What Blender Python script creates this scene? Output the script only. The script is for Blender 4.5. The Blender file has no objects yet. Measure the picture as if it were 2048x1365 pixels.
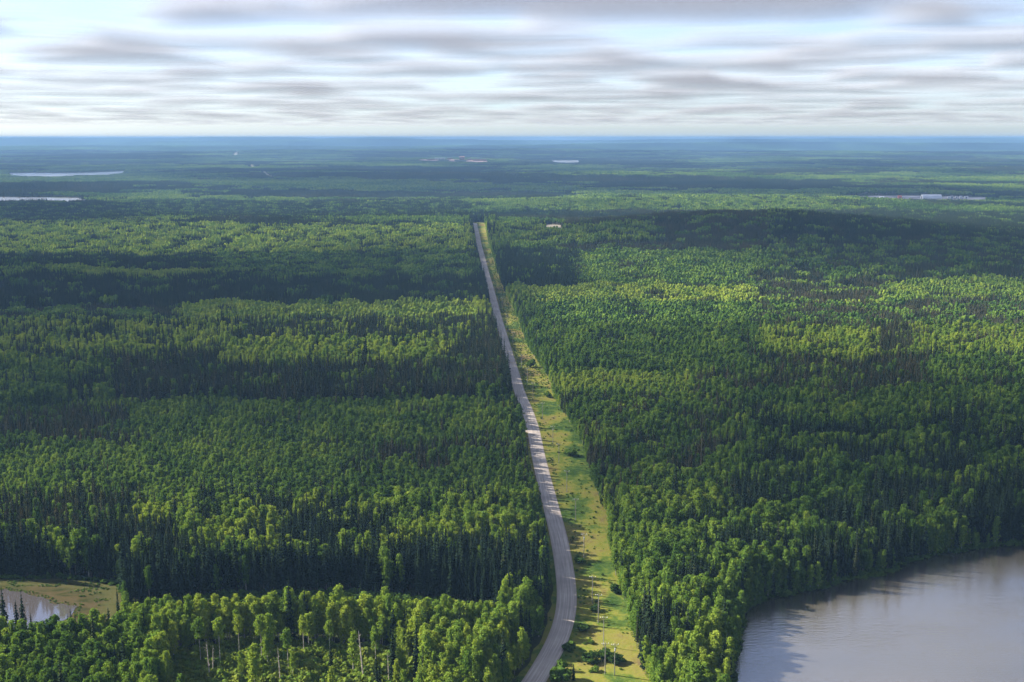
import bpy, math, random
import numpy as np

rng = np.random.default_rng(7)
random.seed(7)
scene = bpy.context.scene
COL = scene.collection

# ------------------------------------------------------------------ camera, sky, sun, exposure
CAM_H = 200.0
FPX = 2048 * 40.0 / 36.0                       # focal length in photograph pixels (40 mm on a 36 mm frame)
PITCH = math.atan((682.5 - 275.5) / FPX)
SP, CP = math.sin(PITCH), math.cos(PITCH)
cam_data = bpy.data.cameras.new("camera")
cam_data.lens = 40.0
cam_data.sensor_width = 36.0
cam_data.clip_start = 1.0
cam_data.clip_end = 200000.0
cam = bpy.data.objects.new("camera", cam_data)
COL.objects.link(cam)
cam.location = (0, 0, CAM_H)
cam.rotation_euler = (math.pi / 2 - PITCH, 0, 0)
scene.camera = cam

SUN_EL = math.radians(31)
SUN_AZ = math.atan2(-0.95, 0.30)               # sun stands to the left and a little ahead
SUN = np.array([math.sin(SUN_AZ) * math.cos(SUN_EL), math.cos(SUN_AZ) * math.cos(SUN_EL), math.sin(SUN_EL)])

world = bpy.data.worlds.new("World")
scene.world = world
world.use_nodes = True
wn = world.node_tree.nodes
sky_tex = wn.new("ShaderNodeTexSky")
sky_tex.sky_type = 'NISHITA'
sky_tex.sun_disc = False
sky_tex.sun_elevation = SUN_EL
sky_tex.sun_rotation = SUN_AZ
sky_tex.air_density = 1.0
sky_tex.dust_density = 0.5
sky_tex.ozone_density = 3.0
wn["Background"].inputs["Strength"].default_value = 0.039
sky_tint = wn.new("ShaderNodeMix"); sky_tint.data_type = 'RGBA'; sky_tint.blend_type = 'MULTIPLY'
sky_tint.inputs[0].default_value = 1.0; sky_tint.inputs[7].default_value = (0.79, 0.915, 1.20, 1)      # cool, clear northern air
world.node_tree.links.new(sky_tex.outputs[0], sky_tint.inputs[6])
world.node_tree.links.new(sky_tint.outputs[2], wn["Background"].inputs["Color"])

sun_data = bpy.data.lights.new("sun", 'SUN')
sun_data.energy = 5.0
sun_data.angle = math.radians(0.53)
sun_data.color = (1.0, 0.92, 0.80)
sun = bpy.data.objects.new("sun", sun_data)
COL.objects.link(sun)
from mathutils import Vector, noise as mnoise
sun.rotation_euler = Vector(SUN).to_track_quat('Z', 'Y').to_euler()

scene.view_settings.view_transform = 'Standard'
scene.view_settings.look = 'None'
scene.view_settings.gamma = 1.0
scene.view_settings.use_curve_mapping = False
scene.view_settings.exposure = 2.35
cy = scene.cycles
cy.use_denoising = True
cy.max_bounces = 6
cy.diffuse_bounces = 3
cy.glossy_bounces = 2
cy.transmission_bounces = 4
cy.volume_bounces = 1
cy.transparent_max_bounces = 12
cy.caustics_reflective = False
cy.caustics_refractive = False
cy.sample_clamp_indirect = 4.0

# ------------------------------------------------------------------ numeric helpers
def smooth(a, b, x):
    t = np.clip((x - a) / (b - a), 0, 1)
    return t * t * (3 - 2 * t)

def hash2(ix, iy, seed):
    h = (ix.astype(np.int64) * 374761393 + iy.astype(np.int64) * 668265263 + seed * 362437) & 0xffffffff
    h = ((h ^ (h >> 13)) * 1274126177) & 0xffffffff
    h = ((h ^ (h >> 16)) * 2246822519) & 0xffffffff
    return (h ^ (h >> 15)) / 4294967296.0

def perlin(x, y, seed=0):
    x = np.asarray(x, float); y = np.asarray(y, float)
    ix, iy = np.floor(x), np.floor(y)
    fx, fy = x - ix, y - iy
    u = fx * fx * fx * (fx * (fx * 6 - 15) + 10)
    v = fy * fy * fy * (fy * (fy * 6 - 15) + 10)
    def g(dx, dy):
        a = hash2(ix + dx, iy + dy, seed) * 2 * math.pi
        return np.cos(a) * (fx - dx) + np.sin(a) * (fy - dy)
    n0 = g(0, 0) + u * (g(1, 0) - g(0, 0))
    n1 = g(0, 1) + u * (g(1, 1) - g(0, 1))
    return (n0 + v * (n1 - n0)) * 1.5

def fbm(x, y, octaves=4, seed=0, gain=0.5):
    s, a = 0.0, 1.0
    for k in range(octaves):
        s = s + a * perlin(x * 2 ** k + 17.3 * k, y * 2 ** k - 9.1 * k, seed + k)
        a *= gain
    return s

def inside(poly, x, y):
    poly = np.asarray(poly)[:, :2]
    x = np.asarray(x); y = np.asarray(y)
    c = np.zeros(x.shape, bool)
    bx0, by0 = poly.min(0); bx1, by1 = poly.max(0)
    m = (x >= bx0) & (x <= bx1) & (y >= by0) & (y <= by1)
    if not m.any():
        return c
    xs, ys = x[m], y[m]
    r = np.zeros(xs.shape, bool)
    j = len(poly) - 1
    for i in range(len(poly)):
        xi, yi = poly[i]; xj, yj = poly[j]
        if yi != yj:
            cond = ((yi > ys) != (yj > ys)) & (xs < (xj - xi) * (ys - yi) / (yj - yi) + xi)
            r ^= cond
        j = i
    c[m] = r
    return c

def dist_poly(poly, x, y, closed=True):
    poly = np.asarray(poly)[:, :2]
    d = np.full(np.shape(x), 1e9)
    n = len(poly)
    for i in range(n if closed else n - 1):
        a = poly[i]; b = poly[(i + 1) % n]
        ab = b - a
        t = np.clip(((x - a[0]) * ab[0] + (y - a[1]) * ab[1]) / max(ab @ ab, 1e-9), 0, 1)
        d = np.minimum(d, np.hypot(x - a[0] - t * ab[0], y - a[1] - t * ab[1]))
    return d

def flat_at(px, py, z=0.0):
    """Where the sight line through a point of the photograph meets the level z."""
    u, v = (px - 1024) / FPX, (py - 682.5) / FPX
    dy = CP - v * SP
    dz = -SP - v * CP
    t = (z - CAM_H) / dz
    return np.array([u * t, dy * t])

def project(x, y, z):
    """Photograph pixel of a world point (used to measure, for labels and to skip what is out of view)."""
    zz = np.asarray(z) - CAM_H
    depth = np.asarray(y) * CP - zz * SP
    up = np.asarray(y) * SP + zz * CP
    depth = np.where(depth < 1, 1, depth)
    return 1024 + FPX * np.asarray(x) / depth, 682.5 - FPX * up / depth, depth

# ------------------------------------------------------------------ plan of the land (metres)
P = lambda pts, z=0.0: np.array([flat_at(a, b, z) for a, b in pts])
lake_near = P([(1462, 1600), (1470, 1450), (1474, 1365), (1476, 1310), (1484, 1262), (1500, 1220), (1535, 1203), (1585, 1192),
               (1650, 1178), (1700, 1160), (1735, 1147), (1765, 1146), (1795, 1136), (1835, 1122), (1880, 1112), (1950, 1100),
               (2048, 1090), (2200, 1074), (2500, 1062), (2900, 1100), (3000, 1400), (2600, 1600)])
pond = P([(-160, 1176), (-60, 1178), (0, 1182), (40, 1186), (70, 1190), (84, 1199), (104, 1206), (126, 1211), (150, 1215), (150, 1226),
          (120, 1245), (50, 1270), (-60, 1280), (-180, 1250)])
bog = np.concatenate([P([(-200, 1150), (-60, 1155), (40, 1160), (110, 1158), (180, 1163), (228, 1172), (242, 1190)]), P([(245, 1206), (205, 1226), (150, 1232), (90, 1240), (40, 1250), (-20, 1252), (-120, 1255), (-220, 1240)], 15.0)])
def far_lake(back, front):
    """Far shore seen at its foot, near shore behind the tops of the trees that stand on it."""
    return np.concatenate([P(back), P(front, 15.0)])
lake_far_a = far_lake([(15, 347), (60, 346), (120, 346.6), (180, 345.6), (225, 344), (252, 342.5)], [(246, 345.5), (215, 348), (160, 350.5), (100, 353), (50, 352.5), (28, 350)])
lake_far_b = far_lake([(-60, 394), (20, 395), (90, 395.5), (166, 396.5)], [(168, 400), (110, 400.2), (60, 399), (30, 399.2), (-60, 400)])
lake_far_c = far_lake([(1094, 321.2), (1120, 321.4), (1158, 321.2)], [(1160, 323), (1150, 325), (1132, 325.4), (1112, 324)])
LAKES = [lake_near, pond, lake_far_a, lake_far_b, lake_far_c]

road_right_px = [(985, 1530), (1050, 1430), (1093, 1365), (1122, 1318), (1146, 1272), (1157, 1225), (1156, 1190), (1151, 1155), (1137, 1080), (1114, 1000),
                 (1100, 950), (1088, 904), (1081, 864), (1068, 825), (1050, 785), (1040, 750), (1026, 708), (1013, 666), (1005, 640),
                 (994, 603), (984, 568), (973, 535), (963, 504), (958, 480), (954, 460)]
rr = P(road_right_px)
def resample(pl, step):
    seg = np.hypot(*np.diff(pl, axis=0).T)
    s = np.concatenate([[0], np.cumsum(seg)])
    n = max(2, int(s[-1] / step))
    q = np.linspace(0, s[-1], n)
    return np.stack([np.interp(q, s, pl[:, 0]), np.interp(q, s, pl[:, 1])], 1)
def smooth_line(pl, step, it=4):
    q = resample(pl, step)
    for _ in range(it):
        q[1:-1] = 0.25 * q[:-2] + 0.5 * q[1:-1] + 0.25 * q[2:]
    return q
def normals(pl):
    t = np.gradient(pl, axis=0)
    t /= np.hypot(t[:, 0], t[:, 1])[:, None]
    return np.stack([t[:, 1], -t[:, 0]], 1)       # to the right of travel
ROAD_W = 8.8
rr = smooth_line(rr, 6.0, 12)
road_mid = rr - normals(rr) * ROAD_W / 2
last = road_mid[-1]
tail = np.array([last + np.array([-6 * k - 1.6 * k * k, 30 * k]) for k in range(1, 9)])   # bends away behind the trees
road_mid = smooth_line(np.concatenate([road_mid, tail]), 6.0, 10)
edge_right_px = [(1400, 1640), (1330, 1470), (1292, 1365), (1279, 1347), (1260, 1267), (1246, 1214), (1228, 1160), (1217, 1107), (1211, 1053), (1196, 1000),
                 (1178, 956), (1165, 904), (1146, 864), (1122, 825), (1106, 798), (1096, 759), (1068, 719), (1052, 693), (1042, 666), (1035, 640),
                 (1014, 602), (993, 550), (975, 499), (971, 470), (969, 452)]
edge_right = P(edge_right_px)
edge_left_far = P([(940, 452)])
k_end = int(np.argmin(np.abs(road_mid[:, 1] - last[1])))
road_left = road_mid[:k_end + 1] - normals(road_mid[:k_end + 1]) * (ROAD_W / 2 + 2.2)
clearing = np.concatenate([road_left, edge_left_far[::-1], edge_right[::-1]])
clearing_sheet = np.concatenate([road_left, edge_left_far[::-1], edge_right[::-1] + np.array([5.0, 0.0])])

def lake_mask(x, y):
    m = np.zeros(np.shape(x))
    for L, w in zip(LAKES + [bog], (60, 30, 600, 400, 900, 40)):
        d = np.where(inside(L, x, y), 0, dist_poly(L, x, y))
        m = np.maximum(m, 1 - smooth(w * 0.25, w, d))
    return m

HILLS = [  # centre x, centre y, height, half-width x, half-width y
    (440, 2080, 56, 420, 330), (1330, 3920, 9, 340, 300), (-620, 1560, 10, 380, 170), (820, 1560, 14, 420, 170), (-520, 2450, 16, 700, 240),
    (-1500, 4300, 18, 900, 500), (500, 3300, 16, 900, 300), (300, 5200, 22, 1600, 500),
    (-1200, 5600, 14, 700, 500), (2600, 6200, 26, 2200, 700), (-450, 9350, 26, 700, 420), (-300, 8000, 12, 2600, 600), (-2500, 12200, 60, 1700, 1600),
    (-300, 13500, 40, 2500, 900), (3500, 12500, 45, 3000, 1100), (-6000, 16500, 70, 4000, 1800), (1500, 18500, 75, 5000, 1700),
    (8000, 19500, 85, 5000, 2000), (-5500, 25500, 95, 5500, 2500), (3000, 27000, 105, 7000, 2500), (12500, 29000, 110, 6500, 3000),
    (-13000, 30000, 110, 6500, 3000)]
def height(x, y):
    x = np.asarray(x, float); y = np.asarray(y, float)
    h = np.zeros(np.broadcast(x, y).shape)
    for cx, cy_, hh, sx, sy in HILLS:
        h = h + hh * np.exp(-((x - cx) / sx) ** 2 - ((y - cy_) / sy) ** 2)
    d = np.hypot(x, y)
    h = h + 3.0 * smooth(600, 1800, d) * perlin(x / 420, y / 260, 31)
    h = h + 9.0 * smooth(2200, 6000, d) * perlin(x / 1500, y / 700, 32)
    h = h + 40.0 * smooth(7000, 20000, d) * perlin(x / 5200, y / 2600, 33)
    h = h + smooth(22000, 36000, d) * (70.0 + 30.0 * fbm(x / 3600, y / 9000, 3, 34))
    h = h + np.exp(-((y - 33000 - 2500 * perlin(x / 9000, 0 * x, 35)) / 3000) ** 2) * (40 + 150 * fbm(x / 3000, 0 * x + 3.3, 3, 36))
    h = np.where(d > 15000, 204 - 14 * np.log1p(np.exp(np.clip((204 - h) / 14, -30, 30))), h)
    near = d < 16000
    if near.any():
        m = np.zeros(h.shape)
        m[near] = lake_mask(x[near], y[near])
        far_base = np.where(d > 5000, 4.0, 0.0)
        h = h * (1 - m)
    return h
def H1(x, y):
    return float(height(np.array([x]), np.array([y]))[0])
def at(px, py, lift=0.0):
    """The land (or the canopy 'lift' above it) under a point of the photograph."""
    z = lift
    for _ in range(12):
        g = flat_at(px, py, z)
        z = 0.5 * z + 0.5 * (H1(*g) + lift)
    return g

# ------------------------------------------------------------------ cloud field
CLOUD_Z = 1100.0
CLOUD_OFF = (23500.0, 56800.0)
CLOUD_SEED = 101
def cloud_field(x, y, off=CLOUD_OFF, seed=CLOUD_SEED, octaves=5):
    a = (x + off[0]) / 2000.0
    b = (y + off[1]) / 1700.0
    wx = 0.30 * perlin(a * 1.3 + 5, b * 1.3 - 3, seed + 40)
    return fbm(a + wx, b - wx, octaves, seed, 0.58) / 0.62
#END_PLAN

# ------------------------------------------------------------------ materials
def new_mat(name):
    m = bpy.data.materials.new(name)
    m.use_nodes = True
    nt = m.node_tree
    nt.nodes.clear()
    out = nt.nodes.new("ShaderNodeOutputMaterial")
    return m, nt, out
class N:
    """Small node-graph writer."""
    def __init__(s, nt): s.nt = nt
    def node(s, t, ins=None, **kw):
        n = s.nt.nodes.new(t)
        for k, v in kw.items(): setattr(n, k, v)
        for k, v in (ins or {}).items():
            if hasattr(v, 'is_output') or isinstance(v, bpy.types.NodeSocket): s.nt.links.new(v, n.inputs[k])
            else: n.inputs[k].default_value = v
        return n
    def math(s, op, a, b=0.0, clamp=False):
        n = s.node("ShaderNodeMath", {0: a, 1: b}, operation=op, use_clamp=clamp); return n.outputs[0]
    def attr(s, name, typ='GEOMETRY'):
        return s.node("ShaderNodeAttribute", attribute_name=name, attribute_type=typ).outputs['Fac']
    def pos(s):
        return s.node("ShaderNodeNewGeometry").outputs['Position']
    def noise(s, vec, scale, detail=3.0, rough=0.55):
        return s.node("ShaderNodeTexNoise", {'Vector': vec, 'Scale': scale, 'Detail': detail, 'Roughness': rough}).outputs['Fac']
    def ramp(s, fac, stops, interp='LINEAR'):
        n = s.node("ShaderNodeValToRGB", {'Fac': fac})
        e = n.color_ramp; e.interpolation = interp
        while len(e.elements) < len(stops): e.elements.new(0.5)
        for el, (p, c) in zip(e.elements, stops):
            el.position = p; el.color = (*c, 1)
        return n.outputs['Color']
    def mix(s, fac, a, b, blend='MIX'):
        n = s.node("ShaderNodeMix", data_type='RGBA', blend_type=blend)
        for k, v in ((0, fac), (6, a), (7, b)):
            if isinstance(v, bpy.types.NodeSocket): s.nt.links.new(v, n.inputs[k])
            elif k: n.inputs[k].default_value = (*v, 1)
            else: n.inputs[k].default_value = v
        return n.outputs[2]
    def smooth(s, v, a, b, lo=0.0, hi=1.0):
        return s.node("ShaderNodeMapRange", {0: v, 1: a, 2: b, 3: lo, 4: hi}, interpolation_type='SMOOTHSTEP').outputs[0]
    def vscale(s, vec, sc):
        return s.node("ShaderNodeVectorMath", {0: vec, 1: sc}, operation='MULTIPLY').outputs[0]

def leaf_material(name, stops, translucency=0.35):
    m, nt, out = new_mat(name); n = N(nt)
    t = n.math('ADD', n.attr('tint', 'INSTANCER'), n.attr('tint'))
    t = n.math('ADD', t, n.math('MULTIPLY', n.math('SUBTRACT', n.noise(n.pos(), 0.45, 2.0), 0.5), 0.22))
    c = n.ramp(t, stops)
    d = n.node("ShaderNodeBsdfDiffuse", {'Color': c})
    tr = n.node("ShaderNodeBsdfTranslucent", {'Color': n.mix(1.0, c, (1.0, 1.0, 0.55), 'MULTIPLY')})
    mx = n.node("ShaderNodeMixShader", {0: translucency, 1: d.outputs[0], 2: tr.outputs[0]})
    nt.links.new(mx.outputs[0], out.inputs[0])
    return m
def solid(name, c0, c1, scale, rough=0.9, detail=3):
    m, nt, out = new_mat(name); n = N(nt)
    c = n.mix(n.smooth(n.noise(n.pos(), scale, detail), 0.35, 0.65), c0, c1)
    b = n.node("ShaderNodeBsdfPrincipled", {'Base Color': c, 'Roughness': rough})
    nt.links.new(b.outputs[0], out.inputs[0])
    return m

M = {}
M['aspen'] = leaf_material('aspen_leaves', [(0.0, (0.027, 0.058, 0.015)), (0.35, (0.060, 0.120, 0.019)), (0.65, (0.138, 0.216, 0.029)), (1.0, (0.235, 0.290, 0.036))], 0.40)
M['spruce'] = leaf_material('spruce_needles', [(0.0, (0.012, 0.023, 0.014)), (0.4, (0.021, 0.035, 0.016)), (0.7, (0.052, 0.052, 0.025)), (1.0, (0.095, 0.070, 0.040))], 0.12)
M['shrub'] = leaf_material('shrub_leaves', [(0.0, (0.030, 0.062, 0.016)), (0.5, (0.085, 0.150, 0.022)), (1.0, (0.185, 0.220, 0.036))], 0.40)
M['bark_pale'] = solid('pale_bark', (0.42, 0.38, 0.32), (0.20, 0.18, 0.14), 1.4)
M['bark_dark'] = solid('dark_bark', (0.085, 0.065, 0.05), (0.05, 0.04, 0.03), 1.4)
M['dead_wood'] = solid('dead_wood', (0.46, 0.41, 0.35), (0.27, 0.23, 0.19), 1.0)
M['pole'] = solid('weathered_pole_wood', (0.25, 0.24, 0.21), (0.16, 0.155, 0.135), 0.8)
M['insulator'] = solid('pale_insulator', (0.78, 0.78, 0.76), (0.7, 0.7, 0.7), 2.0, 0.3)
M['white_metal'] = solid('white_cladding', (0.62, 0.63, 0.64), (0.55, 0.56, 0.58), 0.05, 0.5)
M['grey_metal'] = solid('grey_cladding', (0.34, 0.36, 0.38), (0.26, 0.28, 0.30), 0.05, 0.5)
M['dark_metal'] = solid('dark_opening', (0.04, 0.045, 0.05), (0.06, 0.06, 0.065), 0.1, 0.6)
M['red_metal'] = solid('red_cladding', (0.55, 0.12, 0.07), (0.45, 0.10, 0.06), 0.05, 0.5)
M['log'] = solid('stacked_logs', (0.26, 0.14, 0.11), (0.19, 0.10, 0.08), 0.06)
M['pad'] = solid('pale_gravel_pad', (0.34, 0.32, 0.33), (0.09, 0.085, 0.075), 0.016)
M['sand'] = solid('sandy_gravel', (0.14, 0.115, 0.075), (0.09, 0.078, 0.050), 0.03)
M['yard'] = solid('reddish_mill_yard', (0.26, 0.16, 0.13), (0.18, 0.12, 0.10), 0.01)

def ground_material():
    m, nt, out = new_mat('forest_land'); n = N(nt); p = n.pos()
    floor = n.mix(n.noise(p, 0.11, 4.0), (0.018, 0.028, 0.010), (0.040, 0.046, 0.018))
    far1 = n.ramp(n.noise(n.vscale(p, (1.0, 0.55, 1.0)), 0.0011, 6.0, 0.62),
                  [(0.34, (0.014, 0.028, 0.017)), (0.47, (0.024, 0.050, 0.021)), (0.60, (0.050, 0.098, 0.030))])
    far2 = n.noise(p, 0.02, 4.0, 0.7)
    far = n.mix(n.smooth(far2, 0.35, 0.7, 0.0, 0.55), far1, (0.012, 0.022, 0.014))
    c = n.mix(n.attr('far'), floor, far)
    bump = n.node("ShaderNodeBump", {'Strength': 0.6, 'Distance': 3.0, 'Height': n.noise(p, 0.15, 3.0)})
    b = n.node("ShaderNodeBsdfDiffuse", {'Color': c, 'Normal': bump.outputs[0]})
    nt.links.new(b.outputs[0], out.inputs[0])
    return m
def grass_material():
    m, nt, out = new_mat('right_of_way_grass'); n = N(nt); p = n.pos()
    big = n.noise(n.vscale(p, (1.0, 0.6, 1.0)), 0.035, 4.0, 0.6)
    fine = n.noise(p, 0.28, 6.0, 0.72)
    v = n.math('ADD', n.math('MULTIPLY', big, 0.72), n.math('MULTIPLY', fine, 0.28))
    c = n.ramp(v, [(0.40, (0.028, 0.056, 0.013)), (0.455, (0.062, 0.096, 0.018)), (0.50, (0.128, 0.138, 0.024)), (0.55, (0.150, 0.138, 0.034)), (0.62, (0.112, 0.086, 0.040))])
    bump = n.node("ShaderNodeBump", {'Strength': 1.0, 'Distance': 0.5, 'Height': fine})
    b = n.node("ShaderNodeBsdfDiffuse", {'Color': c, 'Normal': bump.outputs[0]})
    nt.links.new(b.outputs[0], out.inputs[0])
    return m
def bog_material():
    m, nt, out = new_mat('sedge_bog'); n = N(nt); p = n.pos()
    v = n.noise(n.vscale(p, (0.6, 1.6, 1.0)), 0.13, 6.0, 0.7)
    c = n.ramp(v, [(0.36, (0.020, 0.026, 0.009)), (0.45, (0.040, 0.038, 0.015)), (0.56, (0.060, 0.046, 0.023)), (0.66, (0.030, 0.032, 0.012))])
    edge = n.smooth(n.math('ADD', n.attr('rim'), n.math('MULTIPLY', n.noise(p, 0.12, 2.0), 0.5)), 0.35, 1.0)
    c = n.mix(n.math('MULTIPLY', edge, 0.6), c, (0.055, 0.062, 0.020))
    b = n.node("ShaderNodeBsdfDiffuse", {'Color': c})
    nt.links.new(b.outputs[0], out.inputs[0])
    return m
def road_material():
    m, nt, out = new_mat('packed_gravel'); n = N(nt); p = n.pos()
    a = n.attr('across')                       # -1 left edge ... 1 right edge
    s = n.attr('along')
    wob = n.math('MULTIPLY', n.math('SUBTRACT', n.noise(p, 0.02, 2.0), 0.5), 0.35)
    lane = n.node("ShaderNodeCombineXYZ", {0: n.math('MULTIPLY', n.math('ADD', a, wob), 3.2), 1: n.math('MULTIPLY', s, 0.012), 2: 0.0}).outputs[0]
    streak = n.noise(lane, 2.2, 4.0, 0.6)
    patch = n.noise(p, 0.05, 4.0, 0.6)
    c = n.ramp(n.math('ADD', n.math('MULTIPLY', streak, 0.65), n.math('MULTIPLY', patch, 0.35)),
               [(0.36, (0.205, 0.176, 0.150)), (0.50, (0.315, 0.272, 0.232)), (0.63, (0.445, 0.385, 0.322))])
    ab = n.math('ABSOLUTE', n.math('ADD', a, n.math('MULTIPLY', n.math('SUBTRACT', n.noise(p, 0.35, 3.0), 0.5), 0.16)))
    c = n.mix(n.smooth(ab, 0.80, 0.92), c, (0.270, 0.225, 0.185))
    b = n.node("ShaderNodeBsdfPrincipled", {'Base Color': c, 'Roughness': 0.85})
    bump = n.node("ShaderNodeBump", {'Strength': 0.5, 'Distance': 0.06, 'Height': streak})
    nt.links.new(bump.outputs[0], b.inputs['Normal'])
    nt.links.new(b.outputs[0], out.inputs[0])
    return m
def water_material(name, body0, body1, rough, wave, wave_h, shallow=None, ior=1.33):
    m, nt, out = new_mat(name); n = N(nt); p = n.pos()
    c = n.mix(n.smooth(n.noise(n.vscale(p, (0.5, 1.0, 1.0)), 0.012, 4.0), 0.35, 0.65), body0, body1)
    if shallow:
        c = n.mix(n.attr('rim'), c, shallow)
    rip = n.node("ShaderNodeTexWave", {'Vector': n.vscale(p, (1.0, 2.2, 1.0)), 'Scale': 0.10 * wave, 'Distortion': 7.0, 'Detail': 3.0, 'Detail Scale': 2.5}, wave_type='BANDS', bands_direction='Y').outputs['Fac']
    nz = n.noise(n.vscale(p, (1.0, 1.8, 1.0)), 0.55 * wave, 4.0, 0.6)
    hgt = n.math('MULTIPLY', n.math('ADD', n.math('MULTIPLY', rip, 0.30), nz), n.smooth(n.noise(n.vscale(p, (0.6, 1.0, 1.0)), 0.02, 3.0), 0.35, 0.7, 0.35, 1.5))
    bump = n.node("ShaderNodeBump", {'Strength': 1.0, 'Distance': wave_h, 'Height': hgt})
    b = n.node("ShaderNodeBsdfPrincipled", {'Base Color': c, 'Roughness': rough, 'IOR': ior, 'Normal': bump.outputs[0]})
    nt.links.new(b.outputs[0], out.inputs[0])
    return m
def cloud_material(name, stops, veil, band, top):
    m, nt, out = new_mat(name); n = N(nt); p = n.pos()
    q = n.vscale(p, (1.0, 1.0, 0.0))
    det = n.math('SUBTRACT', n.noise(q, 0.0022, 1.5, 0.5), 0.5)
    t = n.math('ADD', n.attr('thickness'), n.math('MULTIPLY', det, n.attr('billow')))
    cover = n.math('MULTIPLY', n.smooth(t, band[0], band[1], veil, top), n.attr('field_edge'))
    c = n.ramp(n.smooth(t, -0.45, 1.25), stops)
    tl = n.node("ShaderNodeBsdfTranslucent", {'Color': c})
    tp = n.node("ShaderNodeBsdfTransparent")
    mx = n.node("ShaderNodeMixShader", {0: cover, 1: tp.outputs[0], 2: tl.outputs[0]})
    nt.links.new(mx.outputs[0], out.inputs[0])
    return m
M['ground'] = ground_material()
M['grass'] = grass_material()
M['bog'] = bog_material()
M['road'] = road_material()
M['lake'] = water_material('wind_ruffled_lake', (0.068, 0.064, 0.053), (0.082, 0.076, 0.062), 0.15, 1.0, 0.08, (0.028, 0.025, 0.016), 3.3)
M['pond'] = water_material('still_pond', (0.05, 0.05, 0.055), (0.06, 0.055, 0.055), 0.04, 1.2, 0.01, None, 2.3)
M['far_water'] = water_material('distant_lake', (0.10, 0.10, 0.105), (0.13, 0.13, 0.13), 0.25, 0.2, 0.2)
M['cloud'] = cloud_material('stratocumulus', [(0.0, (0.262, 0.270, 0.288)), (1.0, (0.262, 0.271, 0.300))], 0.0, (-0.54, 0.50), 0.235)
M['veil'] = cloud_material('thin_high_cloud', [(0.0, (0.268, 0.270, 0.276)), (1.0, (0.268, 0.270, 0.276))], 0.0, (-1.6, 3.2), 0.9)


# ------------------------------------------------------------------ object helpers
def mesh_from(name, verts, faces, mats, face_mat=None, attrs=None, smooth_shade=False):
    me = bpy.data.meshes.new(name)
    me.from_pydata([tuple(v) for v in verts], [], [tuple(f) for f in faces])
    for m in (mats if isinstance(mats, (list, tuple)) else [mats]):
        me.materials.append(m)
    if face_mat is not None:
        me.polygons.foreach_set('material_index', np.asarray(face_mat, np.int32))
    for k, v in (attrs or {}).items():
        a = me.attributes.new(k, 'FLOAT', 'POINT')
        a.data.foreach_set('value', np.asarray(v, np.float32))
    if smooth_shade:
        me.polygons.foreach_set('use_smooth', np.ones(len(me.polygons), bool))
    me.update()
    return me
def put(name, me, parent=None, loc=None, **props):
    o = bpy.data.objects.new(name, me)
    COL.objects.link(o)
    if parent is not None: o.parent = parent
    if loc is not None: o.location = loc
    for k, v in props.items(): o[k] = v
    return o
def grid_mesh(name, X, Y, Z, mat, attrs=None, wrap=False, smooth_shade=True):
    r, c = X.shape
    v = np.stack([X.ravel(), Y.ravel(), Z.ravel()], 1).astype(np.float32)
    ii = np.arange(r - 1)[:, None]
    jj = np.arange(c if wrap else c - 1)[None, :]
    j2 = (jj + 1) % c
    f = np.stack([(ii * c + jj), (ii * c + j2), ((ii + 1) * c + j2), ((ii + 1) * c + jj)], -1).reshape(-1, 4)
    me = bpy.data.meshes.new(name)
    me.vertices.add(len(v)); me.vertices.foreach_set('co', v.ravel())
    me.loops.add(f.size); me.loops.foreach_set('vertex_index', f.ravel().astype(np.int32))
    me.polygons.add(len(f)); me.polygons.foreach_set('loop_start', np.arange(0, f.size, 4, dtype=np.int32))
    me.polygons.foreach_set('loop_total', np.full(len(f), 4, np.int32))
    if smooth_shade: me.polygons.foreach_set('use_smooth', np.ones(len(f), bool))
    me.materials.append(mat)
    for k, a in (attrs or {}).items():
        at_ = me.attributes.new(k, 'FLOAT', 'POINT'); at_.data.foreach_set('value', a.ravel().astype(np.float32))
    me.update(); me.validate()
    return me

# ------------------------------------------------------------------ land
rad = np.concatenate([[0.5], np.linspace(60, 380, 9), np.geomspace(390, 60000, 330)])
ang = np.concatenate([np.linspace(-33, 33, 500), np.linspace(33, 327, 150)[1:-1]])
RA, AN = np.meshgrid(rad, np.radians(ang), indexing='ij')
GX, GY = RA * np.sin(AN), RA * np.cos(AN)
GZ = height(GX, GY)
FAR0, FAR1 = 12500.0, 15500.0
GZ_land = GZ + 13.0 * smooth(FAR0, FAR1, RA) + np.where(RA > FAR0, 5.0 * (hash2(np.round(GX), np.round(GY), 3) - 0.5), 0)
for L_ in LAKES[:2]:
    GZ_land = GZ_land - 0.6 * inside(L_, GX, GY)
put('ground', grid_mesh('ground', GX, GY, GZ_land, M['ground'], {'far': smooth(FAR0 * 0.8, FAR1, RA)}, wrap=True),
    kind='structure', label='dark forest floor and far wooded hills reaching to the horizon')

# ------------------------------------------------------------------ clouds
n_r = np.concatenate([np.linspace(0, 14000, 150), np.linspace(14000, 40000, 170)[1:], np.geomspace(40000, 119000, 50)[1:]])
n_r[0] = 1.0
CR, CA = np.meshgrid(n_r, np.radians(np.concatenate([np.linspace(-34, 34, 160), np.linspace(34, 326, 92)[1:-1]])), indexing='ij')
CX, CY = CR * np.sin(CA), CR * np.cos(CA)
m5, m3 = 1 - smooth(4500, 6500, CR), 1 - smooth(6500, 12000, CR)
m2 = 1 - smooth(16000, 30000, CR)
CT = (m2 * cloud_field(CX, CY, octaves=2) + (1 - m2) * (-0.05 + 0.6 * cloud_field(CX, CY, octaves=1))) * (1 - m3) + m3 * ((1 - m5) * cloud_field(CX, CY, octaves=3) + m5 * cloud_field(CX, CY))
CT = CT + smooth(4500, 8000, CR) * (0.24 + 0.45 * fbm((CX - 1200) / 5200.0, (CY + 800) / 5200.0, 2, 171))      # the clouds gather into broader banks
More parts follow.
